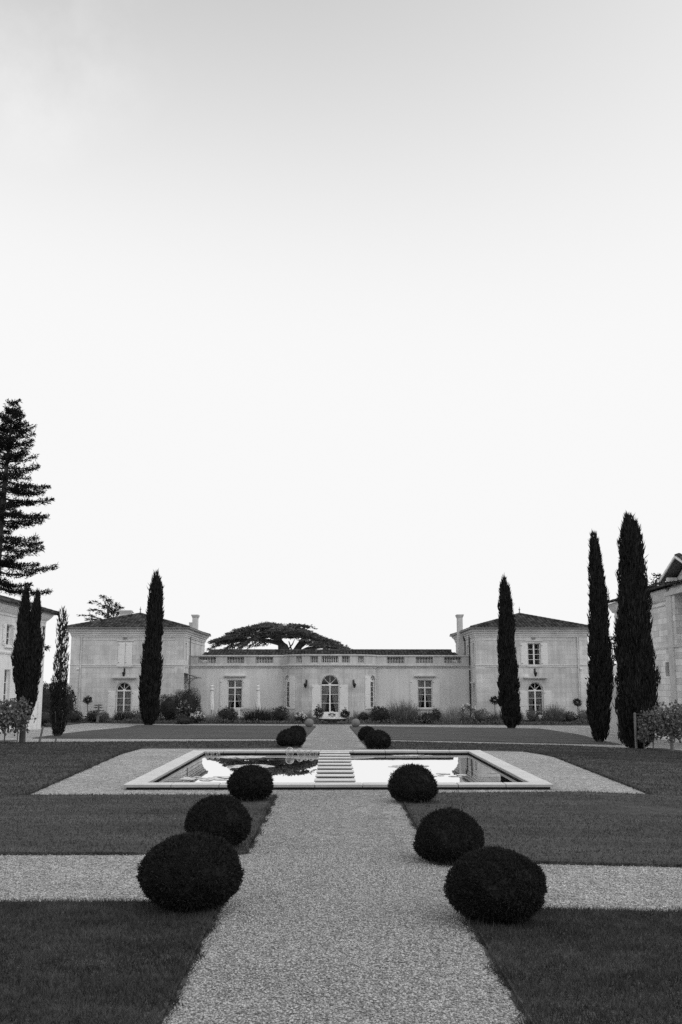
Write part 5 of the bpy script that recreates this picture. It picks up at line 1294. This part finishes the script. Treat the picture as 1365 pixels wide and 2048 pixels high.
for (x, y, w_, h, m_, lb_t) in ((-4.4, 70.2, 1.2, 1.25, 'pale_leaf', 'tall pale grass against the wall right of the right closed parasol'), (-9.2, 69.6, 1.0, 1.05, 'mid_leaf', 'grass clump against the wing wall left of the left closed parasol'), (-7.5, 69.4, 1.0, 1.0, 'mid_leaf', 'grass clump below the left shutter of the left wing window'), (2.75, 70.6, .8, 1.15, 'pale_leaf', 'pale grass rising behind the large round shrub right of the bay'),
        (4.1, 69.3, 1.2, 1.55, 'pale_leaf', 'feathery pale grass left of the largest grass clump'), (6.6, 70.4, .9, .95, 'mid_leaf', 'short grass against the sill of the right wing window'), (8.7, 70.3, 1.0, 1.25, 'pale_leaf', 'pale grass against the wing wall near the right pavilion corner'), (12.0, 70.6, 1.2, 1.1, 'mid_leaf', 'grass clump left of the right arched window'), (15.7, 70.4, 1.2, 1.2, 'pale_leaf', 'pale grass left of the outer standard tree'), (-12.6, 70.2, 1.1, 1.0, 'mid_leaf', 'grass clump half hidden behind the left cypress')):
    tuft('ornamental_grass', lb_t, x, y, w_, h, m_, 420, spikes=70)
# standard trees: a bare stem with a ball of leaves
for (x, r, zc, lb_t) in ((-16.96, .26, .50, 'small ball-headed standard tree by the left pavilion wall'), (11.24, .26, .46, 'small ball-headed standard tree left of the cypress by the right pavilion'), (17.0, .25, .32, 'small ball-headed standard tree near the outer end of the right pavilion')):
    t = tag(empty('standard_tree', (x, 70.6, terr(x, 70.6))), lb_t, 'small tree', 'ball-headed standard trees'); mb = MB(); mb.tube([(x, 70.6, terr(x, 70.6)), (x + .02, 70.6, -.3), (x, 70.6, zc)], [.035, .03, .02], 6); mb.build('trunk', M['post'], t)
    o = MB(); n = 420; U = rng.normal(size=(n, 3)); U /= np.linalg.norm(U, axis=1, keepdims=True); P = np.array([x, 70.6, zc]) + U * r * rng.uniform(.3, 1, (n, 1)) * np.array([1, 1, .85]); o.leaf4(P, U + rng.normal(0, .4, (n, 3)), rng.uniform(.08, .2, n), .05); o.build('crown', M['dark_leaf'], t)
# tiered spire plant
t = tag(empty('tiered_plant', (-15.7, 68.4, -1)), 'pale thick-stemmed spire plant with flat leaf tiers before the left pavilion', 'plant')
mb = MB(); mb.tube([(-15.72, 68.4, -1), (-15.7, 68.4, -.3), (-15.68, 68.4, .25)], [.11, .08, .04], 8); mb.build('stem', M['post'], t)
for k, (z, r) in enumerate(((-.38, .22), (-.18, .27), (.02, .26), (.18, .2))):
    o = MB(); n = 70; a = rng.uniform(0, 6.283, n); q = rng.uniform(.3, 1, n) * r; o.leaf4(np.stack([-15.7 + np.cos(a) * q, 68.4 + np.sin(a) * q, z + rng.normal(0, .015, n)], 1), np.stack([np.cos(a), np.sin(a), np.full(n, .1)], 1), .13, .06); o.build('leaf_tier', M['mid_leaf'], t)
# potted bushes each side of the french door
for (x, h, lb_t) in ((-.98, .78, 'rounded flowering bush in a pot left of the french door'), (.86, .55, 'smaller bush in a pot right of the french door')):
    t = tag(empty('potted_bush', (x, 70.9, -1.0)), lb_t, 'potted plant', 'potted bushes by the door'); mb = MB(); mb.lathe((x, 70.9, -1.04), [(.17, 0), (.25, .28), (.27, .29), (.27, .33), (.22, .33)], 14); mb.build('pot', M['iron'], t)
    o = MB(); n = 700; U = rng.normal(size=(n, 3)); U /= np.linalg.norm(U, axis=1, keepdims=True); P = np.array([x, 70.9, -.72 + h * .42]) + U * np.array([.33, .3, h * .42]) * rng.uniform(.4, 1, (n, 1)); o.leaf4(P, U + rng.normal(0, .5, (n, 3)), rng.uniform(.06, .15, n), .05)
    P = np.array([[x + .05, 70.9, -.72 + h * .95], [x + .02, 70.85, -.6 + h * .95], [x - .1, 70.8, -.75 + h]]).repeat(14, 0) + rng.normal(0, .05, (42, 3)); o.leaf4(P, rng.normal(0, 1, (42, 3)), .1, .05); o.build('foliage', M['dark_leaf'], t)
# fountain: glass globe on a wide shallow bowl
t = tag(empty('bowl_fountain', (-.03, 67.3, -1)), 'wide shallow bowl fountain holding a clear glass globe, before the french door', 'fountain')
mb = MB(); mb.lathe((-.03, 67.3, -1.0), [(.45, 0), (.45, .06), (.28, .09), (.30, .14), (.6, .22), (.93, .33), (.95, .36), (.92, .37), (.6, .30), (.2, .26)], 36); mb.build('bowl', M['ball'], t, smooth=True)
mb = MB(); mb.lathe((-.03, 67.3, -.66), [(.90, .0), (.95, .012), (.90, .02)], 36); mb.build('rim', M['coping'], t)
mb = MB(); mb.ball((-.05, 67.3, -.43), .25, 32, 20); mb.build('globe', M['globe'], t, smooth=True)
mb = MB(); mb.lathe((-.05, 67.3, -.74), [(.10, 0), (.20, .09), (.215, .13), (.16, .15)], 24); mb.build('globe_cup', M['frame'], t, smooth=True)
# closed parasols
for (x, lb_t, wl_) in ((-8.62, 'closed white parasol left of the left wing window', .30), (-5.33, 'closed white parasol right of the left wing window', .36)):
    t = tag(empty('closed_parasol', (x, 72.5, -1.05)), lb_t, 'parasol', 'closed parasols on the terrace'); mb = MB()
    n = 20; prof = [(.05, 1.52), (.10, 1.45), (.085, 1.30), (.11, 1.18), (.105, .95), (.13, .5), (.16, .1), (wl_ / 2, -.22)]; q = 0
    for r, z in prof:
        for k in range(n):
            a = 6.283 * k / n; rr = r * (1 + .16 * math.cos(8 * a)); mb.v.append((x + math.cos(a) * rr, 72.5 + math.sin(a) * rr, z))
    mb.f = [(i * n + k, (i + 1) * n + k, (i + 1) * n + (k + 1) % n, i * n + (k + 1) % n) for i in range(len(prof) - 1) for k in range(n)]; mb.f.append(tuple(range(n)))
    mb.build('canopy', M['parasol'], t); m2 = MB(); m2.tube([(x, 72.5, -1.0), (x, 72.5, 1.58)], .025, 8); m2.build('pole', M['post'], t); m2 = MB(); m2.lathe((x, 72.5, -1.06), [(.3, 0), (.3, .07), (.05, .1), (.04, .3)], 16); m2.build('base', M['ball'], t)
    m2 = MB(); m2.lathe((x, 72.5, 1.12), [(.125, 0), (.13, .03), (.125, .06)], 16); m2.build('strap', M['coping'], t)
# garden chairs on the terrace
def chair(x, y, rz, lb_t, first=None):
    if first is None:
        t = empty('garden_chair', (0, 0, 0)); mb = MB()
        for k in range(5): mb.box(-.2 + .09 * k, -.145 + .09 * k, .2, .22, .46, .92)
        mb.box(-.22, .22, .19, .23, .92, .97); mb.build('backrest', M['frame'], t); mb = MB(); mb.box(-.22, .22, -.22, .2, .42, .45); mb.build('seat', M['frame'], t)
        for sx in (-.2, .2):
            for sy_ in (-.2, .2): mb = MB(); mb.tube([(sx, sy_, 0), (sx * .97, sy_, .42)], .018, 6); mb.build('leg', M['frame'], t)
    else:
        t = first.copy(); COL.objects.link(t)
        for ch in first.children: c = ch.copy(); COL.objects.link(c); c.parent = t
    t.location = (x, y, -1.04); t.rotation_euler = (0, 0, rz); tag(t, lb_t, 'chair', 'white slatted chairs on the terrace'); return t
c0 = chair(-7.35, 71.8, 3.0, 'white slatted garden chair half hidden under the left wing window, left one')
chair(-6.75, 71.8, 3.3, 'white slatted garden chair half hidden under the left wing window, right one', c0); chair(-7.9, 71.7, 2.7, 'white slatted garden chair half hidden in plants below the left wing shutter', c0)
# vines and posts at both sides of the lawn
def vine(label, x, y, w_, z1, z0, n, mat='mid_leaf', lean=0., tr=.03):
    g = terr(x, y); t = tag(empty('grapevine', (x, y, g)), label, 'grapevine', 'grapevines along the lawn edges'); mb = MB()
    mb.tube([(x, y, g - .05), (x + lean * .5, y, g + .35), (x + lean, y, g + z0 + .3)], [tr, tr * .9, tr * .7], 7)
    for k in range(7): a = random.uniform(0, 6.28); mb.tube([(x + lean, y, g + z0 + random.uniform(.0, .4)), (x + lean + math.cos(a) * w_ * .4, y + math.sin(a) * .3, g + random.uniform(z0, z1))], [.014, .005], 5, False)
    mb.build('trunk', M['post'], t); o = MB(); U = rng.normal(size=(n, 3)); U /= np.linalg.norm(U, axis=1, keepdims=True)
    k = rng.uniform(.2, 1, n) ** .5 * (1 + .22 * np.sin(7 * U[:, 0] + 5 * U[:, 2] + x * 3))
    P = np.stack([x + lean + U[:, 0] * k * w_ / 2, y + U[:, 1] * k * w_ * .42, g + (z0 + z1) / 2 + U[:, 2] * k * (z1 - z0) / 2], 1); P[:, 2] -= rng.random(n) ** 6 * .18
    o.leaf4(P, rng.normal(0, .7, (n, 3)) + np.array([0, -.2, -.35]), rng.uniform(.07, .15, n), .09); o.build('foliage', M[mat], t)
rng = np.random.default_rng(61); random.seed(61)
vine('leafy grapevine on a thin stake at the left edge of the lawn', -10.55, 33.0, .95, 1.45, .42, 700, tr=.022)
vine('leafy grapevine wrapped round the bare trunk of the forked cypress', -9.95, 32.4, .85, 1.45, .40, 620, tr=.02)
vine('grapevine cut by the left picture edge below the pale building', -11.25, 32.2, .8, 1.15, .3, 420, tr=.025)
vine('dense grapevine with a thick pale trunk at the right edge of the lawn', 10.75, 32.4, 1.0, 1.52, .45, 1000, tr=.06)
vine('grapevine with a thin dark trunk beside the widest cypress', 10.85, 34.6, .95, 1.42, .42, 800, tr=.028)
vine('small low grapevine behind the dark post before the widest cypress', 10.42, 34.2, .36, .85, .2, 160, tr=.018)
vine('grapevine cut by the right picture edge before the barn', 11.45, 33.4, .9, 1.5, .35, 700, tr=.03)
def post(x, y, h, r, label, lean=0.0, cat='post'):
    g = terr(x, y); mb = MB(); mb.tube([(x, y, g - .05), (x + lean, y, g + h - .03), (x + lean, y, g + h)], [r, r, r * .85], 8); o = mb.build('vine_post', M['post'], at=(x, y, g)); tag(o, label, cat, 'posts along the vine rows')
post(10.21, 34.4, 1.22, .042, 'upright wooden post with a wire in front of the widest cypress')
post(-9.86, 34.5, .52, .035, 'leaning wooden stake right of the forked cypress trunk', .10)
post(-9.42, 34.8, .15, .03, 'short leaning peg at the left corner of the lawn', .05)
mb = MB(); mb.tube([(10.21, 34.4, terr(10.2, 34.4) + 1.18), (10.75, 32.4, terr(10.75, 32.4) + 1.15)], .008, 5); o = mb.build('trellis_wire', M['post'], at=(10.21, 34.4, .6)); tag(o, 'thin trellis wire running from the wooden post to the right vines', 'wire')
